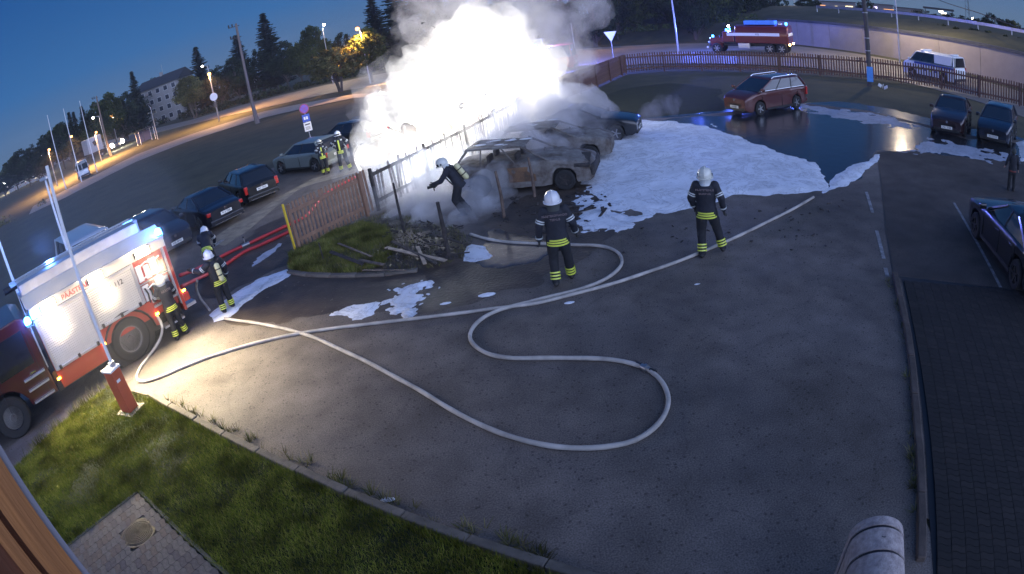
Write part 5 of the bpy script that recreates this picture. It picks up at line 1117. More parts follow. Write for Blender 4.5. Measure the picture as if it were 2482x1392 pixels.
MB().cyl((.9, .3, 2.3), (.9, .3, 2.55), .12, n=12).build('blue_beacon', E_blue, rv)
RVL = Vector((qv.x, qv.y, 3.6))
# ------------------------------------------------------------------ police van
pa = at(2197, 183); pb_ = at(2303, 206); M_pw = mat('police_white', (.85, .85, .85), .4); M_pblue = mat('police_blue', (.03, .07, .30), .4); M_py = mat('police_lime', (.45, .55, .12), .4)
dirp = (pa-pb_).normalized(); nrm = Vector((dirp.y, -dirp.x, 0)); nrm = nrm if nrm.dot(Vector((1, 1, 0))) > 0 else -nrm
pc = (pa+pb_)/2+nrm*.95
pv = car('police_van', 'white police van with a blue stripe and lime chequers driving beyond the fence', (pc.x, pc.y), head(pb_, pa), 'van', M_pw, L=5.1, W=1.95, H=2.0, wb=3.05, cat='van', hood=1.15, wr=.34)
for s in (1, -1):
    MB().box((-.6, s*.985, 1.12), (3.7, .012, .15)).build('blue_stripe', M_pblue, pv); 
    for i in range(6): MB().poly([(0, 0), (.22, 0), (.42, .26), (.20, .26)], 0, .012).build('chequer', M_py if i % 2 else M_pblue, pv).matrix_local = Matrix.Translation((-1.9+i*.5, s*.985+.006, .62)) @ Matrix.Rotation(R(90), 4, 'X')
    MB().box((-1.45, s*.885, 1.62), (1.6, .12, .62)).build('side_panel', M_pw, pv, bevel=.02)
MB().box((.7, 0, 2.07), (.3, 1.3, .12)).build('light_bar', M_signw, pv, bevel=.03); MB().box((-2.0, 0, 2.07), (.25, .9, .1)).build('light_bar', M_signw, pv, bevel=.03)
# distant: white box trailer and parked cars at the far left
b = at(232, 385); t = thing('box_trailer', 'white box trailer with a dark emblem standing beyond the flagpoles', 'trailer', b, facing(b)+.25); MB().box((0, 0, 2.9), (5, 3.4, 3.0)).build('box', mat('trailer_box', (.42, .42, .44), .6, var=.06), t, bevel=.08)
MB().box((2.52, 0, 3.1), (.04, .7, 1.0), rot=Euler((.4, 0, 0)).to_matrix()).build('emblem', M_black, t)
MB().box((0, 0, 1.2), (4.5, 2.6, .4)).build('chassis', M_black, t)
for y in (-1.1, 1.1): wheel(t, 2.2, y, .5, .4, 1).rotation_euler = (0, 0, R(-90))
fc = [((112, 430), 'pale parked car nearest the signboard pole in the far left row'), ((98, 436), 'white parked car second from the right in the far left row'), ((86, 441), 'bright car roof in the middle of the far left row'), ((72, 446), 'dark car in the far left row'), ((58, 453), 'grey car in the far left row'), ((46, 459), 'car under the double lamp in the far left row'), ((32, 466), 'car at the left end of the far left row')]
proto = car('far_car', fc[0][1], at(*fc[0][0])[:2], 2.2, 'sedan', P_white, L=4.4, plates=False, group='cars parked in a row at the far left')
for i, (p, lab) in enumerate(fc[1:]): copy_thing(proto, at(*p), 2.2+i*.03, lab)
# pair of bright headlights under the trees
b = at(280, 362); t = thing('oncoming_car', 'oncoming car with two glaring headlights under the amber lamp', 'car', b, facing(b)+.3)
cc = car('x', 'x', (0, 0), 0, 'sedan', P_dark, plates=False); 
for ch in list(cc.children): ch.parent = t
bpy.data.objects.remove(cc)
E_head = emit('glaring_headlight', (1, .92, .72), 160)
for y in (-1.3, 1.3): MB().sphere((2.3, y, 1.1), .42, 8).build('glaring_headlight', E_head, t, smooth=True)
# ================================================================== PEOPLE
M_navy = mat('turnout_navy', (.016, .018, .026), .8, var=.25, vscale=9, bump=.5, bscale=16)
M_trou = mat('turnout_trousers', (.013, .014, .017), .85, var=.3, vscale=9, bump=.5, bscale=16)
M_boot = mat('boot_leather', (.02, .018, .016), .6); M_glove = mat('glove', (.03, .028, .025), .8, bump=.4, bscale=50)
M_skin = mat('skin', (.45, .26, .19), .55); M_helm = mat('helmet_shell', (.62, .62, .54), .25, coat=.6); M_helmw = mat('helmet_white', (.70, .70, .70), .25, coat=.6)
M_yel = mat('reflective_yellow', (.72, .80, .10), .35, spec=.7); M_sil = mat('reflective_silver', (.55, .58, .56), .3, spec=.7)
M_tanky = mat('air_cylinder', (.62, .58, .30), .4, coat=.3); M_strap = mat('harness', (.02, .02, .02), .7)
M_red2 = mat('red_hem', (.16, .04, .035), .8); M_hood = mat('grey_hood', (.05, .055, .05), .85, bump=.3); M_letter = mat('jacket_letters', (.22, .17, .17), .6)
BASE = dict(pelvis=(0, 0, .96), chest=(0, 0, 1.32), neck=(0, 0, 1.52), head=(.015, 0, 1.655),
            shL=(0, .185, 1.455), elL=(-.02, .27, 1.18), wrL=(.06, .29, .93), shR=(0, -.185, 1.455), elR=(-.02, -.27, 1.18), wrR=(.06, -.29, .93),
            hiL=(0, .095, .93), knL=(.03, .115, .50), anL=(-.01, .125, .09), hiR=(0, -.095, .93), knR=(.03, -.115, .50), anR=(-.01, -.125, .09))
def person(lab, loc, face, h, pose={}, outfit='ff', helmet=M_helm, tank=None, letters=None, bulk=1.0, front=False, lean=0, group='firefighters at the scene', bands=True, gaze=(1, 0, 0)):
    J = {k: Vector(pose.get(k, v)) for k, v in BASE.items()}; s = h/1.90
    t = thing('person', lab, 'person', (loc[0], loc[1], 0), face, group); t.scale = (s, s, s)
    jm, tm = (M_navy, M_trou)
    B = MB(); up = (J['chest']-J['pelvis']).normalized(); side = (J['shL']-J['shR']).normalized(); side = (side-up*side.dot(up)).normalized(); fw = side.cross(up)
    if fw.x < 0 and abs(up.z) > .5: fw = -fw
    def tor(u):   # u: 0 hem .. 1 neck base
        pts = [J['pelvis']-up*.14, J['pelvis'], J['pelvis'].lerp(J['chest'], .5), J['chest'], J['chest'].lerp(J['neck'], .62), J['neck']]
        ks = [0, .2, .42, .65, .86, 1]; rx = [.185, .182, .178, .205, .190, .075]; ry = [.145, .14, .135, .145, .125, .075]
        for i in range(5):
            if u <= ks[i+1]+1e-9:
                f = (u-ks[i])/(ks[i+1]-ks[i]); return pts[i].lerp(pts[i+1], f), (rx[i]*(1-f)+rx[i+1]*f)*bulk, (ry[i]*(1-f)+ry[i+1]*f)*bulk
    rings = []
    for u in np.linspace(0, 1, 14):
        c, a, b = tor(min(u, 1)); rings.append(B.ring(c, side, fw, a, b, 18))
    B.loft(rings)
    bones = []
    def limb(a, b, r0, r1, m):
        B.capsule(J[a], J[b], r0, r1, 12); bones.append((J[a], J[b], (r0+r1)/2, m))
    bones.append((J['pelvis'], J['neck'], .17, 0)); bones.append((J['pelvis']-up*.10, J['pelvis'], .18, 0))
    for S in 'LR':
        limb('sh'+S, 'el'+S, .082*bulk, .068*bulk, 0); limb('el'+S, 'wr'+S, .068*bulk, .052*bulk, 0)
        limb('hi'+S, 'kn'+S, .118*bulk, .088*bulk, 1); limb('kn'+S, 'an'+S, .088*bulk, .072*bulk, 1)
        an = J['an'+S]; fd = Vector(pose.get('ft'+S, (1, 0, 0))).normalized(); toe = an+fd*.17+Vector((0, 0, -.035)); heel = an-fd*.05+Vector((0, 0, -.035))
        B.capsule(heel, toe, .05, .048, 10); B.capsule(an+Vector((0, 0, .06)), an+Vector((0, 0, -.02)), .066, .058, 10); bones.append((heel, toe, .05, 2)); bones.append((an+Vector((0, 0, .04)), an, .06, 2))
    B.capsule(J['neck']-up*.05, J['head']-Vector((0, 0, .04)), .062, .056, 10); bones.append((J['neck'], J['head']-Vector((0, 0, .05)), .055, 3))
    gz = Vector(gaze).normalized(); H = J['head']; gs = Vector((0, 0, 1)).cross(gz).normalized(); gu = gz.cross(gs).normalized(); Mh = Matrix((gz, gs, gu)).transposed()
    rr = []
    for i in range(11):
        a = math.pi*i/10; q = max(math.sin(a), .04); z = -math.cos(a)*.118; w = .078*(1-.18*max(0, -z/.118)); rr.append([H+Mh @ Vector((.092*q*math.cos(b)+(.008 if z < 0 else 0), w*q*math.sin(b), z)) for b in np.linspace(0, 2*math.pi, 15)[:-1]])
    B.loft(rr); B.capsule(H+Mh @ Vector((.085, 0, .01)), H+Mh @ Vector((.102, 0, -.022)), .012, .016, 6)
    for e in (1, -1): B.capsule(H+Mh @ Vector((0, e*.078, .015)), H+Mh @ Vector((-.008, e*.08, -.02)), .012, .01, 6)
    bones.append((H-gu*.06, H+gu*.05, .085, 3))
    tmp = bpy.data.objects.new('tmp', B.mesh('tmp', M_navy, True)); col.objects.link(tmp)
    rm = tmp.modifiers.new('r', 'REMESH'); rm.mode = 'VOXEL'; rm.voxel_size = .017; rm.use_smooth_shade = True
    sm = tmp.modifiers.new('s', 'SMOOTH'); sm.iterations = 4; sm.factor = .5
    dg = bpy.context.evaluated_depsgraph_get(); me = bpy.data.meshes.new_from_object(tmp.evaluated_get(dg)); bpy.data.objects.remove(tmp)
    n = len(me.vertices); co = np.empty(n*3, np.float32); me.vertices.foreach_get('co', co); co = co.reshape(-1, 3)
    # cloth wrinkles
    nz = np.array([noise.noise(Vector(c)*9+Vector((loc[0], 0, 0)))+.5*noise.noise(Vector(c)*21) for c in co]); no = np.empty(n*3, np.float32); me.vertices.foreach_get('normal', no); no = no.reshape(-1, 3)
    body = np.array([c[2] < J['neck'].z-.02 for c in co]); co += no*(nz*.009*body)[:, None]; me.vertices.foreach_set('co', co.ravel())
    nf = len(me.polygons); cen = np.empty(nf*3, np.float32); me.polygons.foreach_get('center', cen); cen = cen.reshape(-1, 3)
    best = np.full(nf, 1e9); mi = np.zeros(nf, np.int32)
    for a, b, r, m in bones:
        a = np.array(a); b = np.array(b); ab = b-a; tt_ = np.clip((cen-a)@ab/max(ab@ab, 1e-9), 0, 1); d = np.linalg.norm(cen-a-tt_[:, None]*ab, axis=1)/r; k = d < best; best[k] = d[k]; mi[k] = m
    me.materials.clear()
    for m in (jm, tm, M_boot if outfit == 'ff' else M_glove, M_skin if front or outfit == 'civ' else M_hood): me.materials.append(m)
    me.polygons.foreach_set('material_index', mi); me.polygons.foreach_set('use_smooth', np.ones(nf, bool)); me.update()
    body = bpy.data.objects.new('body', me); col.objects.link(body); body.parent = t
    # gloves: palm, four unequal bent fingers, a thumb
    for S, sy in (('L', 1), ('R', -1)):
        w = J['wr'+S]; d = (w-J['el'+S]).normalized(); cr = float(pose.get('grip', .35)); x = Vector((1, 0, 0)); 
        if abs(d.x) > .8: x = Vector((0, 0, 1))
        flat = (x-d*x.dot(d)).normalized(); nrm = d.cross(flat)*sy; g = MB(); g.capsule(w-d*.05, w+d*.01, .045, .036, 10)
        g.loft([[w+d*q+flat*a*wd_+nrm*b*.017 for a, b in ((-1, -1), (-.5, -1.2), (.5, -1.2), (1, -1), (1, 1), (.5, 1.2), (-.5, 1.2), (-1, 1))] for q, wd_ in ((0, .03), (.035, .043), (.09, .044), (.10, .04))])
        for k, L in enumerate((.070, .080, .075, .058)):
            o = w+d*.095+flat*(.031-.0205*k); c1 = o+(d*(1-cr*.3)-nrm*cr*.5)*L*.45; c2 = c1+(d*(1-cr)-nrm*cr*1.2).normalized()*L*.3; c3 = c2+(d*(1-cr*1.6)-nrm*cr*1.6).normalized()*L*.3; g.tube([o-d*.01, c1, c2, c3], [.0115, .011, .010, .008], 7)
        o = w+d*.03+flat*.038; g.tube([o, o+flat*.028+d*.03-nrm*.01, o+flat*.034+d*.062-nrm*.02], [.014, .012, .009], 7); g.build('glove' if outfit == 'ff' else 'hand', M_glove if outfit == 'ff' else M_skin, t, smooth=True)
    def ringband(c, x, y, rx, ry, ax, w, m, nm='reflective_band', n=22):
        b = MB(); b.loft([b.ring(c-ax*w/2, x, y, rx, ry, n), b.ring(c+ax*w/2, x, y, rx, ry, n), b.ring(c+ax*w/2, x, y, rx-.012, ry-.012, n), b.ring(c-ax*w/2, x, y, rx-.012, ry-.012, n)], False); return b.build(nm, m, t, auto=40)
    def limbband(a, b, f, r, w=.022, m=M_sil):
        a = J[a]; b = J[b]; c = a.lerp(b, f); ax = (b-a).normalized(); x = ax.orthogonal().normalized(); ringband(c, x, ax.cross(x), r, r, ax, w, m, n=16)
    if outfit == 'ff' and bands:
        for u in (.015, .085, .15):
            c, a, b = tor(u); ringband(c, side, fw, a+.012, b+.012, up, .028, M_yel)
        for S in 'LR':
            for f in (.62, .76): limbband('sh'+S, 'el'+S, f, .083*bulk)
            for f in (.80,): limbband('el'+S, 'wr'+S, f, .068*bulk, m=M_sil)
            for f in (.62, .75, .88): limbband('kn'+S, 'an'+S, f, .092*bulk, .026, M_yel)
        if front:
            c0, a, b = tor(.2); c1, a1, b1 = tor(.8); MB().bar(c0+fw*(b+.012), c1+fw*(b1+.008), .02, .06, up=side).build('front_stripe', M_yel, t)
            for sd_ in (1, -1):
                c, a, b = tor(.80); MB().bar(c+side*.10*sd_+fw*(b*.93), c+side*.17*sd_+fw*(b*.7), .015, .06, up=(0, 0, 1)).build('chest_patch', M_sil, t)
    if outfit == 'civ':
        c, a, b = tor(.03); ringband(c, side, fw, a+.012, b+.012, up, .06, M_red2, 'hem')
    if helmet:
        hh = bpy.data.objects.new('helmet', None); b = MB(); Mh4 = Matrix.Translation(H) @ Mh.to_4x4(); prof = [(.139, -.045), (.142, -.02), (.138, .03), (.124, .08), (.095, .122), (.05, .147), (.008, .153)]
        b.loft([[H+Mh @ Vector((r*1.16*math.cos(a)+.0, r*math.sin(a), z)) for a in np.linspace(0, 2*math.pi, 25)[:-1]] for r, z in prof])
        b.loft([[H+Mh @ Vector(((.140+dr)*1.16*math.cos(a)+.012, (.140+dr)*math.sin(a), z+(.0 if math.cos(a) < 0 else .02*math.cos(a)))) for a in np.linspace(0, 2*math.pi, 25)[:-1]] for dr, z in ((0, -.055), (.028, -.06), (.028, -.045), (0, -.035))], False)
        ho = b.build('helmet', helmet, t, auto=45)
        b = MB(); b.tube([H+Mh @ Vector((x, 0, z)) for x, z in ((-.168, -.02), (-.158, .06), (-.11, .127), (0, .166), (.11, .127), (.158, .06))], .011, 6); b.build('ridge', helmet, ho)
        b = MB(); b.loft([[H+Mh @ Vector(((.150)*1.12*math.cos(a), .146*math.sin(a), z)) for a in np.linspace(-1.05, 1.05, 12)] for z in (.045, -.03)], False, closed=False); b.build('visor', M_glass, ho, smooth=True)
        for e in (1, -1): b = MB().cyl(H+Mh @ Vector((.02, e*.135, .0)), H+Mh @ Vector((.02, e*.152, .0)), .026, n=12).build('ear_boss', M_black, ho)
        b = MB(); b.loft([[H+Mh @ Vector((r*math.cos(a)-.01, r*.92*math.sin(a), z)) for a in np.linspace(1.5, 4.78, 14)] for r, z in ((.128, -.05), (.132, -.15), (.140, -.19))], False, closed=False); b.build('neck_guard', M_sil if helmet is M_helm else M_hood, ho)
    if front:
        for e in (1, -1): MB().sphere(H+Mh @ Vector((.083, e*.03, .02)), .010, 6).build('eye', M_black, t)
        MB().bar(H+Mh @ Vector((.088, -.022, -.055)), H+Mh @ Vector((.088, .022, -.055)), .008, .006).build('mouth', mat('lip', (.25, .1, .08), .6), t)
    if tank:
        c, a, b_ = tor(.72); c2, a2, b2_ = tor(.22); q0 = c-fw*(b_+.10); q1 = c2-fw*(b2_+.12); g = MB(); g.capsule(q0, q1, .078, .078, 16); g.build('air_cylinder', tank, t, smooth=True)
        MB().bar(q0+fw*.08+up*.04, q1+fw*.08-up*.02, .02, .26, up=fw).build('back_plate', M_strap, t, bevel=.005)
        for f in (.25, .7): ax = (q1-q0).normalized(); cc_ = q0.lerp(q1, f); x = ax.orthogonal().normalized(); ringband(cc_, x, ax.cross(x), .084, .084, ax, .03, M_strap, 'tank_strap', 14)
        for e in (1, -1):
            pts = [q0+side*e*.10+fw*.07, J['neck']+side*e*.10-fw*.04+up*.00, J['neck']+side*e*.11+fw*.06-up*.03, c+side*e*.12+fw*(b_+.02), c2+side*e*.17+fw*(b2_*.6), q1+side*e*.1+fw*.08]; MB().tube(spline(pts, .06), .02, 6).build('harness_strap', M_strap, t)
    if letters:
        for i, (tx, sz, u) in enumerate(letters):
            c, a, b_ = tor(u); q = c-fw*(b_+.016); M4 = Matrix.Translation(q) @ Matrix((-side, up, -fw)).transposed().to_4x4(); o = text_mesh(tx, sz, M_letter, 'lettering', t, (0, 0, 0), (0, 0, 0), depth=.010); o.matrix_local = M4
    return t
def away(p): return math.atan2(p[1], p[0])
def ph(feet, top): return hgt(feet, top)
# 1: walking away in the middle
b = at(1366, 688); f1_ = away(b)
person('firefighter with a white ridged helmet walking away in the middle of the lot', b, f1_, ph(b, (1320, 453)), dict(knL=(.06, .12, .52), anL=(-.08, .13, .11), knR=(.10, -.14, .52), anR=(.16, -.17, .10), elL=(-.04, .30, 1.19), wrL=(.02, .33, .92), elR=(-.02, -.30, 1.19), wrR=(.10, -.34, .95)),
       helmet=M_helmw, letters=[('PÄÄSTEKOMANDO', .052, .78), ('TEENUS', .052, .66)], bulk=1.06)
# 2: right, walking away
b = at(1716, 618); f2_ = away(b)
person('firefighter seen from behind in front of the foam sheet, cream helmet, striding to the right', b, f2_-.12, ph(b, (1701, 394)), dict(knL=(.02, .12, .52), anL=(-.12, .10, .09), knR=(.14, -.18, .53), anR=(.10, -.30, .14), elL=(-.02, .30, 1.20), wrL=(.12, .26, .98), elR=(-.05, -.31, 1.20), wrR=(.04, -.34, .95)),
       helmet=M_helm, letters=[('PÄÄSTETEENUS', .052, .78), ('SAAREMAA', .046, .66)], bulk=1.08)
# 3: left with air cylinder reaching to the truck
b = at(556, 752); f3_ = away(b)
person('firefighter with a breathing-air cylinder on the back reaching an arm towards the fire engine', b, f3_+.35, ph(b, (497, 600)), dict(knL=(.04, .14, .5), anL=(-.05, .17, .09), knR=(.06, -.13, .5), anR=(.05, -.16, .09), elL=(.12, .42, 1.32), wrL=(.34, .55, 1.40), elR=(-.02, -.30, 1.18), wrR=(.08, -.30, .95), chest=(.03, .0, 1.31), neck=(.06, .02, 1.51), head=(.10, .03, 1.64)),
       helmet=M_helmw, tank=M_tanky, bulk=1.10)
# 4: at the open locker
b = at(438, 808); b = b-Vector((b.x, b.y, 0)).normalized()*.28; f4_ = away(b)
person('firefighter facing the open locker of the fire engine with his back to the camera', b, f4_+.30, ph(b, (386, 655)), dict(knL=(.04, .12, .5), anL=(0, .16, .09), knR=(.04, -.12, .5), anR=(.04, -.18, .09), elL=(.16, .30, 1.22), wrL=(.40, .26, 1.20), elR=(.10, -.30, 1.20), wrR=(.30, -.26, 1.08), head=(.06, 0, 1.64)),
       helmet=M_helm, letters=[('PÄÄSTE', .085, .74)], bulk=1.02)
# 5: by the silver car, facing the camera
b = at(791, 421)
person('cream-helmeted firefighter facing the camera beside the silver car', b, away(b)+math.pi+.15, ph(b, (771, 334)), dict(elL=(.08, .30, 1.22), wrL=(.30, .12, 1.25), elR=(.10, -.28, 1.22), wrR=(.30, -.05, 1.18)), helmet=M_helm, front=True)
# 6: leaning, next to him
b = at(838, 414)
person('white-helmeted firefighter with arms akimbo in the spray behind the silver car', b, away(b)+math.pi-.3, ph(b, (822, 311)), dict(elL=(-.05, .38, 1.22), wrL=(.14, .20, 1.10), elR=(-.02, -.38, 1.25), wrR=(.16, -.22, 1.15), knL=(.06, .16, .5), anL=(.02, .24, .09), knR=(.04, -.15, .5), anR=(-.05, -.2, .09)), helmet=M_helmw, front=True)
# 7: bending into the smoke with the nozzle
b = at(1118, 522)
p7 = person('crouched firefighter with a breathing-air cylinder aiming a nozzle into the white smoke', b, away(b)+1.45, 1.98, dict(pelvis=(-.10, 0, .93), hiL=(-.08, .1, .9), hiR=(-.08, -.1, .9), chest=(.07, 0, 1.27), neck=(.17, 0, 1.44), head=(.25, 0, 1.55), shL=(.12, .2, 1.38), shR=(.12, -.2, 1.38), elL=(.34, .28, 1.12), wrL=(.55, .14, 1.05), elR=(.32, -.28, 1.08), wrR=(.50, -.10, .98), knL=(.08, .14, .50), anL=(-.10, .14, .09), knR=(.02, -.14, .50), anR=(-.22, -.16, .09), grip=.8), helmet=M_helm, tank=M_tanky, gaze=(1, 0, -.35), bulk=1.05, bands=False)
noz = thing('hose_nozzle', 'black hose nozzle held by the crouched firefighter in the smoke', 'nozzle', (b.x, b.y, 0), p7.rotation_euler.z)
MB().cyl((.52, .02, 1.0), (.80, .02, .98), .03, .045, 12).build('barrel', M_black, noz); MB().cyl((.62, .02, .86), (.62, .02, 1.0), .018, n=8).build('grip', M_black, noz)
# 8: stooping behind number 3
b = at(522, 660)
person('stooping firefighter in a dark jacket half hidden behind the one with the air cylinder', b, away(b)-.2, 1.80, dict(pelvis=(-.12, 0, .90), hiL=(-.12, .1, .88), hiR=(-.12, -.1, .88), chest=(.10, 0, 1.18), neck=(.26, 0, 1.30), head=(.38, 0, 1.34), shL=(.18, .2, 1.26), shR=(.18, -.2, 1.26), elL=(.28, .28, 1.0), wrL=(.42, .2, .82), elR=(.28, -.28, 1.0), wrR=(.42, -.2, .82), knL=(.05, .12, .48), anL=(-.1, .12, .09), knR=(.05, -.12, .48), anR=(-.1, -.12, .09)), helmet=M_helmw, gaze=(1, 0, -.5))
# 9: bystander at the right edge
b = at(2450, 462)
person('bystander in a dark hooded top with a reddish hem standing at the right edge', b, away(b)+.2, ph(b, (2456, 352)), dict(elL=(.02, .30, 1.18), wrL=(.14, .34, 1.0)), outfit='civ', helmet=None, bands=False, group=None)
bp_ = bpy.data.objects['person.008']; MB().sphere((-.01, 0, 1.66), .125, 10, sz=1.1).build('hood', M_hood, bp_, smooth=True)
# ================================================================== HOSES, FOAM, PUDDLES
M_hose = mat('canvas_hose', (.42, .39, .35), .8, var=.32, vscale=2.2, bump=.3, bscale=90); M_hoser = mat('red_hose', (.50, .035, .04), .5, var=.1, vscale=5); M_coup = mat('hose_coupling', (.4, .4, .4), .35, metal=.9)
def hose(pp, r, m, lab, z=None, ends=True, lift={}):
    t = thing('fire_hose', lab, 'fire hose'); pts = []
    for i, p in enumerate(pp):
        zz = lift.get(i, r); q = at(p[0], p[1], zz); pts.append((q.x, q.y, zz))
    sp_ = spline(pts, .10); rr = [r*(1+.05*math.sin(i*.9)) for i in range(len(sp_))]
    o = MB().tube(sp_, rr, 10).build('hose', m, t, smooth=True); return t, sp_
h1, s1 = hose([(545, 772), (560, 775), (630, 785), (700, 800), (760, 818), (820, 845), (885, 875), (950, 910), (1015, 945), (1080, 985), (1140, 1018), (1200, 1045), (1250, 1062), (1310, 1077), (1370, 1085), (1430, 1086), (1490, 1080), (1540, 1067), (1585, 1038), (1612, 1003), (1620, 968), (1610, 935), (1590, 910), (1565, 893), (1530, 881), (1490, 873), (1440, 869), (1380, 868), (1310, 868), (1240, 868), (1190, 860), (1155, 842), (1139, 818), (1148, 792), (1175, 768), (1215, 750), (1260, 738), (1310, 725), (1360, 713), (1410, 700), (1455, 683), (1490, 661), (1507, 638), (1500, 615), (1475, 601), (1440, 595), (1400, 594), (1340, 592), (1280, 590), (1220, 586), (1175, 578), (1140, 568)], .038, M_hose, 'pale hose snaking in a wide S across the lot to the smoke')
c = min(range(len(s1)), key=lambda i: (s1[i]-at(1566, 895, .04)).length); d = (s1[c+1]-s1[c-1]).normalized(); q = s1[c]
b = MB(); b.cyl(q-d*.09, q+d*.09, .05, n=14); b.cyl(q-d*.03, q+d*.03, .066, n=14); b.build('coupling', M_coup, h1, auto=40)
for k in (-1, 1): MB().cyl(q+d*.09*k, q+d*.20*k, .043, n=12).build('coupling_sleeve', M_black, h1)
h2, s2 = hose([(380, 765), (393, 790), (388, 822), (365, 858), (340, 892), (332, 915), (345, 925), (385, 915), (450, 887), (520, 861), (610, 834), (700, 813), (800, 797), (900, 785), (1000, 773), (1100, 761), (1200, 748), (1300, 735), (1370, 718), (1440, 700), (1500, 683), (1560, 663), (1640, 635), (1720, 603), (1790, 572), (1860, 538), (1920, 508), (1955, 488), (1972, 478)], .036, M_hose, 'long hose running from the fire engine pump across the lot to the foam edge', lift={0: .75, 1: .55, 2: .22})
h3, s3 = hose([(478, 680), (476, 700), (485, 722), (497, 738), (508, 752)], .034, M_hose, 'short white hose hanging beside the firefighter with the air cylinder', lift={0: .85, 1: .5, 2: .2})
h4, s4 = hose([(436, 668), (470, 655), (510, 636), (560, 610), (600, 592), (640, 573), (700, 545), (745, 520), (790, 470), (860, 430)], .055, M_hoser, 'upper thick red hose running from the truck tail past the fence', lift={0: .7, 1: .4, 2: .12})
h5, s5 = hose([(440, 695), (475, 678), (505, 664), (540, 646), (590, 612), (640, 590), (705, 560)], .055, M_hoser, 'lower thick red hose from the truck tail joining the upper one', lift={0: .6, 1: .35, 2: .12})
q = at(595, 594, .06); b = thing('hose_divider', 'metal hose divider with a valve handle on the red hoses', 'hose divider', q, .7); MB().cyl((-.14, 0, 0), (.14, 0, 0), .075, n=12).build('body', M_coup, b, auto=40); MB().cyl((0, 0, 0), (0, 0, .26), .014, n=6).build('valve_handle', M_coup, b); MB().sphere((0, 0, .27), .03, 6).build('knob', M_black, b)
# foam
def foam_mat(name, c, br=.45):
    m = mat(name, c, .65, bump=br*1.8, bscale=9, var=.14, vscale=1.1, detail=8); nt = m.node_tree; N = nt.nodes; L = nt.links; b = N['Principled BSDF']; old = b.inputs['Base Color'].links[0].from_socket
    tc = N.new('ShaderNodeTexCoord'); n = N.new('ShaderNodeTexNoise'); n.inputs['Scale'].default_value = .9; n.inputs['Detail'].default_value = 9; n.inputs['Roughness'].default_value = .7; n.inputs['Distortion'].default_value = 1.2; L.new(tc.outputs['Object'], n.inputs['Vector'])
    a = N.new('ShaderNodeMath'); a.operation = 'SUBTRACT'; L.new(n.outputs['Fac'], a.inputs[0]); a.inputs[1].default_value = .5; a2 = N.new('ShaderNodeMath'); a2.operation = 'ABSOLUTE'; L.new(a.outputs[0], a2.inputs[0])
    r = N.new('ShaderNodeMapRange'); L.new(a2.outputs[0], r.inputs[0]); r.inputs[1].default_value = 0; r.inputs[2].default_value = .03; r.inputs[3].default_value = .68; r.inputs[4].default_value = 1
    vm = N.new('ShaderNodeVectorMath'); vm.operation = 'SCALE'; L.new(old, vm.inputs[0]); L.new(r.outputs[0], vm.inputs['Scale']); L.new(vm.outputs[0], b.inputs['Base Color']); return m
M_foam = foam_mat('foam', (.74, .77, .82)); M_foam2 = foam_mat('thin_foam', (.36, .39, .46), .6)
M_ashg = mat('wet_ash', (.06, .056, .052), .7, c2=(.02, .018, .016), vscale=3, bump=.8, bscale=14)
def foam(poly, lab, zmax, slope, amp, nsc, seed, m=M_foam, res=.07, thr=0, top=.35, tsc=1.2, hole=None):
    o = hfield('foam', P(*poly), res, zmax, slope, amp, nsc, seed, m, thr, top, tsc, kind='stuff', label=lab, category='foam'); return o
foam([(1425, 350), (1455, 318), (1530, 292), (1620, 293), (1700, 304), (1800, 336), (1900, 371), (1975, 395), (2003, 428), (1992, 462), (1900, 470), (1780, 473), (1690, 505), (1570, 520), (1480, 505), (1420, 460), (1400, 400)], 'big white foam sheet spread between the burnt cars and the two firefighters', .055, .14, .30, 1.7, 71, thr=-.05)
foam([(1420, 470), (1480, 500), (1570, 525), (1560, 535), (1500, 565), (1430, 568), (1380, 552), (1395, 520), (1380, 490)], 'broken grey foam full of burnt scraps in front of the burnt car', .035, .12, .55, 2.6, 72, thr=.06, top=.6, tsc=4, res=.05)
foam([(1930, 253), (2020, 262), (2110, 272), (2190, 292), (2250, 312), (2240, 322), (2150, 310), (2050, 295), (1960, 275)], 'thin foam film along the back kerb beside the brick-red car', .014, .05, .8, 2.0, 73, M_foam2, thr=.2)
foam([(2255, 330), (2350, 352), (2482, 372), (2500, 402), (2400, 398), (2300, 386), (2200, 376), (2130, 369), (2190, 352)], 'thin foam film in front of the maroon and the dark blue car', .012, .05, 1.1, 1.9, 74, M_foam2, thr=.34)
foam([(2145, 372), (2118, 372), (2106, 392), (2050, 402), (2010, 440), (1995, 468), (2030, 458), (2090, 425), (2116, 400)], 'pale foam tongue beside the tar joint right of the big sheet', .04, .15, .16, 1.6, 75)
foam([(1095, 588), (1140, 592), (1180, 600), (1212, 620), (1195, 636), (1150, 638), (1110, 628), (1095, 610)], 'small flat foam puddle beside the thick charred post', .03, .15, .08, 3, 76, res=.04)
foam([(975, 678), (1040, 682), (1055, 695), (1042, 735), (1012, 768), (940, 774), (905, 760), (930, 720)], 'lumpy foam spill running down from the island towards the long hose', .055, .16, .48, 4.6, 77, res=.025, thr=.10, top=.7, tsc=8)
foam([(800, 765), (840, 742), (905, 728), (930, 735), (920, 765), (860, 772)], 'tail of the lumpy foam spill with a small separate lobe', .06, .18, .22, 3.5, 78, res=.03, thr=.05, top=.7, tsc=7)
foam([(505, 765), (560, 715), (620, 680), (700, 650), (716, 655), (706, 672), (640, 705), (600, 735), (560, 772), (520, 780)], 'glaring foam streak between the island corner and the firefighter with the air cylinder', .04, .2, .14, 2.2, 79, res=.04)
foam([(590, 655), (615, 620), (660, 590), (695, 565), (705, 590), (690, 610), (640, 640), (600, 665)], 'wet foam streaks behind the yellow end post', .02, .07, .34, 2.2, 80, M_foam2, res=.05, thr=.1)
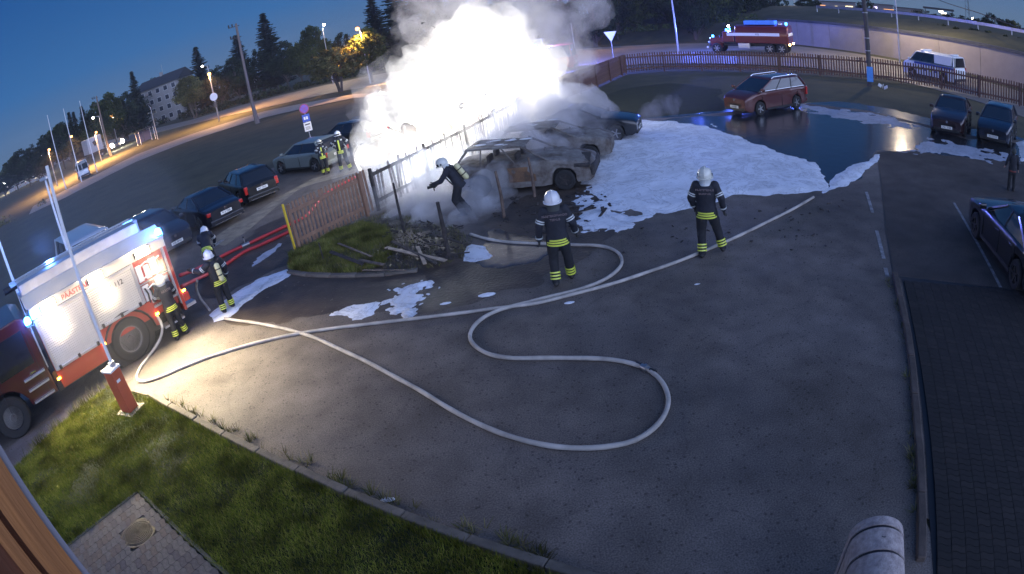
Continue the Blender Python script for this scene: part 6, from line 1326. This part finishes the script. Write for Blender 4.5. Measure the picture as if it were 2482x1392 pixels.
foam([(880, 540), (960, 530), (1040, 545), (1100, 565), (1080, 600), (1000, 575), (930, 570)], 'foam and ash on the smoking part of the island', .05, .14, .34, 3.0, 81, M_ashg, res=.04, thr=.12, top=.6, tsc=6).location.z = .09
foam([(2462, 345), (2500, 335), (2520, 385), (2475, 392)], 'foam heap behind the bystander at the right edge', .10, .3, .1, 2, 82)
for i, (a, c) in enumerate((((1700, 318), (1770, 335)), ((1715, 300), (1745, 315)))):
    foam([(a[0], a[1]-8), (c[0], c[1]-10), (c[0]+8, c[1]+4), (a[0], a[1]+6)], ['foam lumps floating at the back edge of the big sheet', 'second foam lump patch at the back edge of the big sheet'][i], .05, .2, .3, 2.6, 83+i, res=.05, thr=.12)
for i, (x, y, s) in enumerate(((1380, 735, .05), (1180, 716, .09), (1080, 737, .06), (1690, 690, .03), (940, 1213, .05))):
    q = at(x, y); tag(MB().sphere((q.x, q.y, .01), s*1.2, 7, sx=1.8, sy=.8, sz=.25).build('foam_blob', M_foam, smooth=True), ['small foam blob right of the hose crossing', 'long foam blob left of the middle firefighter feet', 'foam blob below the island end', 'tiny foam blob below the striding firefighter', 'small white scrap lying by the left kerb'][i], 'foam blob')
# wet film on the lot: thin, smooth, slightly rippled water
M_water = mat('water_film', (.026, .028, .034), .20, spec=.5, bump=.5, bscale=2.2, detail=2)
hfield('water', P((1560, 300), (1640, 286), (1765, 280), (1850, 268), (1940, 256), (2100, 272), (2235, 305), (2345, 335), (2500, 352), (2520, 405), (2300, 384), (2135, 368), (2110, 380), (2090, 430), (2020, 460), (1960, 470), (1850, 400), (1700, 330)), .2, .010, .01, .5, .5, 90, M_water, top=0, kind='structure')
hfield('water', P((1200, 560), (1300, 570), (1400, 580), (1400, 620), (1300, 650), (1200, 660), (1150, 640)), .1, .020, .06, .5, .9, 91, M_water, top=0, kind='structure')
0 and hfield('water', P((560, 750), (640, 700), (720, 690), (860, 700), (820, 735), (700, 760), (600, 790)), .1, .020, .05, .7, 1.4, 92, M_water, thr=.35, top=0, kind='structure')
# scraps beside the utility pole, black parts in the foam
for i, (x, y, l, a, lab) in enumerate(((1408, 517, .9, .2, 'long black strip of car trim lying in the foam'), (1462, 520, .5, .95, 'leaning black shard standing in the foam'), (1398, 532, .35, 1.9, 'short black scrap at the front of the broken foam'), (1395, 505, .5, 2.8, 'black scrap beside the burnt car bumper'))):
    q = at(x, y); o = MB(); o.box((0, 0, .06), (l, .07, .03)); o.box((l*.3, .06, .08), (l*.4, .10, .05), .5); ob_ = o.build('burnt_scrap', M_char, bevel=.01); ob_.location = q; ob_.rotation_euler = (0, -.15 if i == 1 else 0, a); tag(ob_, lab, 'scrap', 'burnt car scraps in the foam')
for i, (x, y) in enumerate(((2133, 212), (2140, 214), (2147, 217))):
    q = at(x, y); o = MB().box((0, 0, .12), (.28, .04, .2), rot=Euler((.3*i, .5, i)).to_matrix()).build('paper_scrap', M_white); o.location = q; tag(o, ['left', 'middle', 'right'][i]+' one of the three white scraps on the grass beside the utility pole', 'scrap')
# red cabinet of the raised barrier and its boom
M_bar = mat('barrier_red', (.42, .09, .045), .5, var=.1, vscale=3)
g0 = at(320, 1000); hb = hgt(g0, (283, 888)); bt = thing('barrier_gate', 'red barrier cabinet with a raised white boom on the lawn corner', 'barrier', g0, away(g0)+.55)
MB().box((0, 0, .03), (.55, .48, .12)).build('footing', M_conc, bt); MB().box((0, 0, hb/2), (.30, .28, hb)).build('cabinet', M_bar, bt, bevel=.015); MB().box((0, 0, hb+.02), (.34, .32, .05)).build('lid', M_signw, bt, bevel=.01)
MB().box((-.155, .04, hb*.78), (.01, .10, .06)).build('lock_plate', M_signw, bt)
hbm = hgt(at(277, 990), (113, 402))
top = rayat(113, 402, math.hypot(g0.x, g0.y)*1.012); a = Vector((0, .0, hb)); inv = (Matrix.Translation(g0) @ Matrix.Rotation(bt.rotation_euler.z, 4, 'Z')).inverted(); bq = inv @ rayat(272, 884, math.hypot(g0.x, g0.y)*1.0); tq = inv @ top
bm = MB().bar(bq, tq, .065, .045).build('boom', M_white, bt, bevel=.01); MB().box(bq+Vector((0, 0, -.03)), (.12, .12, .2)).build('boom_clamp', M_alu, bt, bevel=.01)
# two white poles behind the fire engine
for pb_2, pt_2, r_, lab in (((214, 742), (90, 446), .06, 'slim white pole with a small square lamp head behind the fire engine roof'), ((108, 862), (-30, 470), .06, 'blue-lit white pole behind the fire engine cab')):
    b_ = at(*pb_2); h_ = hgt(b_, pt_2); t = thing('white_pole', lab, 'pole', b_); MB().cyl((0, 0, -.2), (0, 0, h_), r_, r_*.6, 10).build('pole', M_white, t, auto=40)
    if pt_2[0] > 0: MB().box((0, 0, h_+.06), (.34, .3, .12)).build('lamp_head', M_steel, t, bevel=.03)

# ================================================================== LIGHT FROM THE REAL LAMPS OF THE SCENE
for p in fl_loc: lamp('flood_light', 'SPOT', p+Vector((.3, -.22, -.03)), 1700, (1, .84, .55), .07, (.50, -.40, -1), R(104), 1.0)
for p in fl_loc: lamp('flood_spill', 'POINT', p+Vector((.45, -.38, 0)), 38, (1, .76, .46), .1)
for x, y, z, pw in ((1.42, -.18, 2.24, 90), (5.40, -.12, 2.70, 70)):
    lamp('beacon_light', 'POINT', MT @ Vector((x, y, z)), pw, (.05, .2, 1), .08)
lamp('beacon_light', 'POINT', MT @ Vector((2.8, 2.5, 3.1)), 260, (.12, .32, 1), .1)
lamp('beacon_light', 'POINT', MT @ Vector((-.4, 1.0, 2.9)), 60, (.05, .12, 1), .1)
for p, pw in (((cx+.2, .0, 3.1), 1600), ((-wbk-1.2, 0, 3.6), 400), ((wbk+2.2, 1.2, 2.4), 1500)): lamp('beacon_light', 'POINT', TKM @ Vector(p), pw, (.08, .14, 1), .12)

# ================================================================== FIRE AND SMOKE
def blob_mesh(name, balls, voxel, amp, nsc, seed):
    b = MB()
    for (x, y, z, r) in balls: b.sphere((x, y, z), r, 10)
    tmp = bpy.data.objects.new('tmp', b.mesh('tmp', M_white, True)); col.objects.link(tmp)
    rm = tmp.modifiers.new('r', 'REMESH'); rm.mode = 'VOXEL'; rm.voxel_size = voxel
    dg = bpy.context.evaluated_depsgraph_get(); me = bpy.data.meshes.new_from_object(tmp.evaluated_get(dg)); bpy.data.objects.remove(tmp)
    n = len(me.vertices); co = np.empty(n*3, np.float32); me.vertices.foreach_get('co', co); co = co.reshape(-1, 3); no = np.empty(n*3, np.float32); me.vertices.foreach_get('normal', no); no = no.reshape(-1, 3)
    off = Vector((seed, seed*.7, 0)); d = np.array([noise.noise(Vector(c)*nsc+off)+.5*abs(noise.noise(Vector(c)*nsc*2.3+off))*1.6+.3*noise.noise(Vector(c)*nsc*5+off) for c in co]); co += no*(d*amp)[:, None]; me.vertices.foreach_set('co', co.ravel()); me.update(); me.materials.clear(); return me
def vol_mat(name, color, dens, ecol=None, estr=0, nscale=None, aniso=0, lo=.0, hi=1.0):
    m = bpy.data.materials.new(name); m.use_nodes = True; nt = m.node_tree; N = nt.nodes; L = nt.links; N.remove(N['Principled BSDF']); v = N.new('ShaderNodeVolumePrincipled'); L.new(v.outputs[0], N['Material Output'].inputs['Volume'])
    v.inputs['Color'].default_value = tuple(color)+(1,); v.inputs['Density'].default_value = dens; v.inputs['Anisotropy'].default_value = aniso
    if ecol: v.inputs['Emission Color'].default_value = tuple(ecol)+(1,); v.inputs['Emission Strength'].default_value = estr
    if nscale:
        tc = N.new('ShaderNodeTexCoord'); n = N.new('ShaderNodeTexNoise'); n.inputs['Scale'].default_value = nscale; n.inputs['Detail'].default_value = 5; n.inputs['Roughness'].default_value = .62; n.inputs['Distortion'].default_value = .6; L.new(tc.outputs['Object'], n.inputs['Vector'])
        r = N.new('ShaderNodeMapRange'); L.new(n.outputs['Fac'], r.inputs[0]); r.inputs[1].default_value = .42; r.inputs[2].default_value = .62; r.inputs[3].default_value = lo*dens; r.inputs[4].default_value = hi*dens; L.new(r.outputs[0], v.inputs['Density'])
        if ecol: r2 = N.new('ShaderNodeMapRange'); L.new(n.outputs['Fac'], r2.inputs[0]); r2.inputs[1].default_value = .42; r2.inputs[2].default_value = .62; r2.inputs[3].default_value = lo*estr; r2.inputs[4].default_value = hi*estr; L.new(r2.outputs[0], v.inputs['Emission Strength'])
    return m
def smoke(name, balls_px, dist_fn, lab, m, voxel, amp, nsc, seed, cat='smoke'):
    balls = []
    for (px, py, dist, rad) in balls_px:
        q = rayat(px, py, dist); balls.append((q.x, q.y, q.z, rad))
    me = blob_mesh(name, balls, voxel, amp, nsc, seed); o = bpy.data.objects.new(name, me); col.objects.link(o); me.materials.append(m); tag(o, lab, cat, None, 'stuff'); return o
FB = [(930, 360, 25, 0.58), (1000, 370, 24, 0.48), (960, 300, 26, 0.98), (930, 240, 27, 0.78), (1040, 300, 26, 1.38), (1090, 340, 25, 0.88), (1010, 230, 27, 1.48), (1100, 260, 27, 1.68), (1180, 290, 27, 1.38), (1205, 250, 28, 1.68), (1060, 190, 28, 1.78), (1160, 180, 28, 2.18), (1195, 180, 29, 1.98), (1255, 230, 30, 1.38), (1235, 150, 30, 1.58), (1120, 110, 29, 1.58), (1145, 100, 30, 1.88), (1215, 100, 31, 1.48), (1275, 260, 31, 0.98), (900, 300, 27, 0.45), (1150, 310, 25.5, 0.58), (915, 215, 28, 0.45), (960, 378, 23.6, 0.9), (1005, 398, 22.6, 0.7), (1050, 368, 23, 0.85), (925, 400, 24.3, 0.6), (1100, 325, 24.5, 1.0), (1275, 205, 29, 1.5), (1300, 165, 30, 1.3), (900, 345, 25.5, 0.6), (1150, 300, 26, 1.0)]
smoke('fire', FB, None, 'glaring white-hot cloud of fire rising behind the burning fence', vol_mat('fire_volume', (.95, .94, .92), .34, (1, .955, .86), .55, .55, 0, .22, 1.0), .2, .85, .60, 1, 'fire')
SB = [(1060, 60, 31, 1.8), (1120, 20, 31, 2.6), (1050, -20, 32, 2.0), (1220, 10, 31, 3.0), (1300, 30, 32, 2.6), (1360, 0, 33, 2.2), (1070, 120, 30, 1.4), (1020, 40, 32, 1.2), (1010, 180, 29, 1.0), (1340, 100, 33, 2.0), (1370, 170, 34, 1.8), (1330, 220, 33, 1.6), (1180, -50, 32, 3.0), (900, 260, 28, .9), (890, 330, 27, .7), (1180, 60, 30, 2.2), (1350, 130, 32, 1.8), (1370, 40, 33, 1.3), (960, 200, 28, 1.2), (1000, 120, 29, 1.1), (1310, 300, 29, .9), (1350, 260, 30, 1.0)]
smoke('smoke', SB, None, 'pale yellowish smoke billowing above and around the fire', vol_mat('smoke_volume', (.80, .80, .80), .34, (1, .95, .85), .020, .5, 0, .0, 1.0), .25, .9, .5, 2)  # faint emission put into the smoke stands in for firelight
S2 = [(1200, 370, 19.5, 0.69), (1260, 360, 20, 0.75), (1300, 400, 19, 0.56), (1330, 340, 21.5, 1.0), (1380, 340, 22.5, 1.0), (1420, 300, 24, 1.12), (1450, 320, 23.5, 0.88), (1300, 290, 23, 1.12), (1340, 300, 23, 1.12), (1390, 310, 23.5, 1.12), (1300, 330, 22, 1.0), (1440, 280, 25, 1.0), (1360, 260, 25, 1.25), (1280, 310, 22.5, 1.0), (1420, 340, 23, 0.75), (1250, 300, 23, 1.12), (1330, 380, 20, 0.75), (1380, 370, 21, 0.75), (1230, 330, 21, 0.62), (1250, 340, 20.5, 0.8), (1180, 345, 20.5, 0.6), (1290, 370, 19.5, 0.7), (1350, 350, 21.5, 0.9)]
smoke('smoke', S2, None, 'grey smoke drifting over the burnt cars', vol_mat('smoke_grey', (.72, .72, .78), 1.15, None, 0, .8, 0, .12, 1.0), .14, .35, .9, 3)
S3 = [(960, 460, 21, 0.8), (1010, 450, 20.5, 0.93), (1050, 480, 19, 0.8), (990, 510, 18.5, 0.74), (1090, 510, 17.5, 0.68), (1040, 540, 17, 0.61), (1130, 540, 16.5, 0.61), (930, 500, 19.5, 0.68), (1170, 480, 18, 0.68), (1000, 410, 22, 1.05), (1200, 430, 18.5, 0.61), (1160, 420, 19.5, 0.68), (920, 450, 21.5, 0.61), (1100, 570, 16.2, 0.42), (900, 420, 23, 0.68), (1180, 520, 16.8, 0.49), (1080, 450, 18.8, 0.6), (1150, 500, 17.2, 0.5), (960, 540, 18, 0.5), (1000, 560, 17.2, 0.35), (1210, 470, 18.2, 0.5), (940, 440, 20.6, 0.7), (985, 430, 20.3, 0.75), (1030, 420, 20, 0.7), (1075, 405, 20, 0.65), (1120, 390, 19.8, 0.55)]
smoke('smoke', S3, None, 'white steam around the crouched firefighter and the charred posts', vol_mat('steam_volume', (.94, .95, .98), 1.3, None, 0, .7, 0, .16, 1.0), .12, .32, 1.1, 4)
S4 = [(1580, 275, 27.5, .5), (1610, 262, 28, .6), (1630, 250, 28.5, .45), (1560, 285, 27, .35), (1600, 285, 27, .4)]
smoke('smoke', S4, None, 'small wisp of smoke standing behind the foam sheet', vol_mat('wisp_volume', (.75, .75, .85), .22, None, 0, 1.2, 0, 0, 1.0), .12, .25, 1.2, 5)
S5 = [(830, 400, 27, .5), (850, 380, 27, .6), (880, 360, 27, .6), (830, 425, 25.5, .4), (860, 400, 26, .5)]
smoke('smoke', S5, None, 'bluish spray at the feet of the firefighters by the silver car', vol_mat('spray_volume', (.8, .88, 1), .35, (.6, .75, 1), .03, 1.2, 0, .1, 1.0), .12, .25, 1.2, 6)  # faint blue emission put into the spray, which has no light of its own
HZ = vol_mat('haze_volume', (.85, .9, 1), .00035)
hz = MB().box((10, 145, 9), (640, 520, 28)).build('haze', HZ, kind='stuff', label='thin night haze over the whole scene', category='haze')
bm_ = [(-9.5, 10.5, 1.6, 2.2), (-10.5, 13, 2.2, 3.2), (-12.5, 11, 2.4, 3.2), (-14, 15, 2.5, 3.4), (-12, 16.5, 2.0, 2.6), (-13.5, 8.5, 2.2, 2.6)]
bl_ = [(p.x+.1, p.y-.08, p.z, .75) for p in fl_loc]; ml_ = blob_mesh('mist', bl_, .12, .12, 1.2, 12); o = bpy.data.objects.new('mist', ml_); col.objects.link(o); ml_.materials.append(vol_mat('lamp_bloom_volume', (1, .95, .85), .06)); tag(o, 'added glow volume imitating lens bloom in front of the three floodlights', 'mist', None, 'stuff')  # volume added around the lamps to imitate their lens bloom
me_ = blob_mesh('mist', bm_, .3, .4, .4, 9); o = bpy.data.objects.new('mist', me_); col.objects.link(o); me_.materials.append(vol_mat('mist_volume', (.9, .93, 1), .006)); tag(o, 'faint mist around the fire engine glowing in its lamps', 'mist', None, 'stuff')
lamp('beacon_light', 'POINT', RVL, 12000, (.14, .18, 1), .12)
# light given by the fire
for (px, py, dist, pw) in ((1010, 330, 22.3, 350), (1150, 270, 23.5, 300), (1320, 200, 26.5, 300), (930, 250, 24, 350), (1000, 425, 21.0, 320), (1120, 390, 20.3, 220)):
    q = rayat(px, py, dist); lamp('fire_light', 'POINT', q, pw, (.92, .95, 1), .3)
q = rayat(1080, 200, 33); lamp('fire_light', 'POINT', q, 2500, (1, .85, .62), 1.2)
scene.cycles.volume_step_rate = 2.0; scene.cycles.volume_max_steps = 96
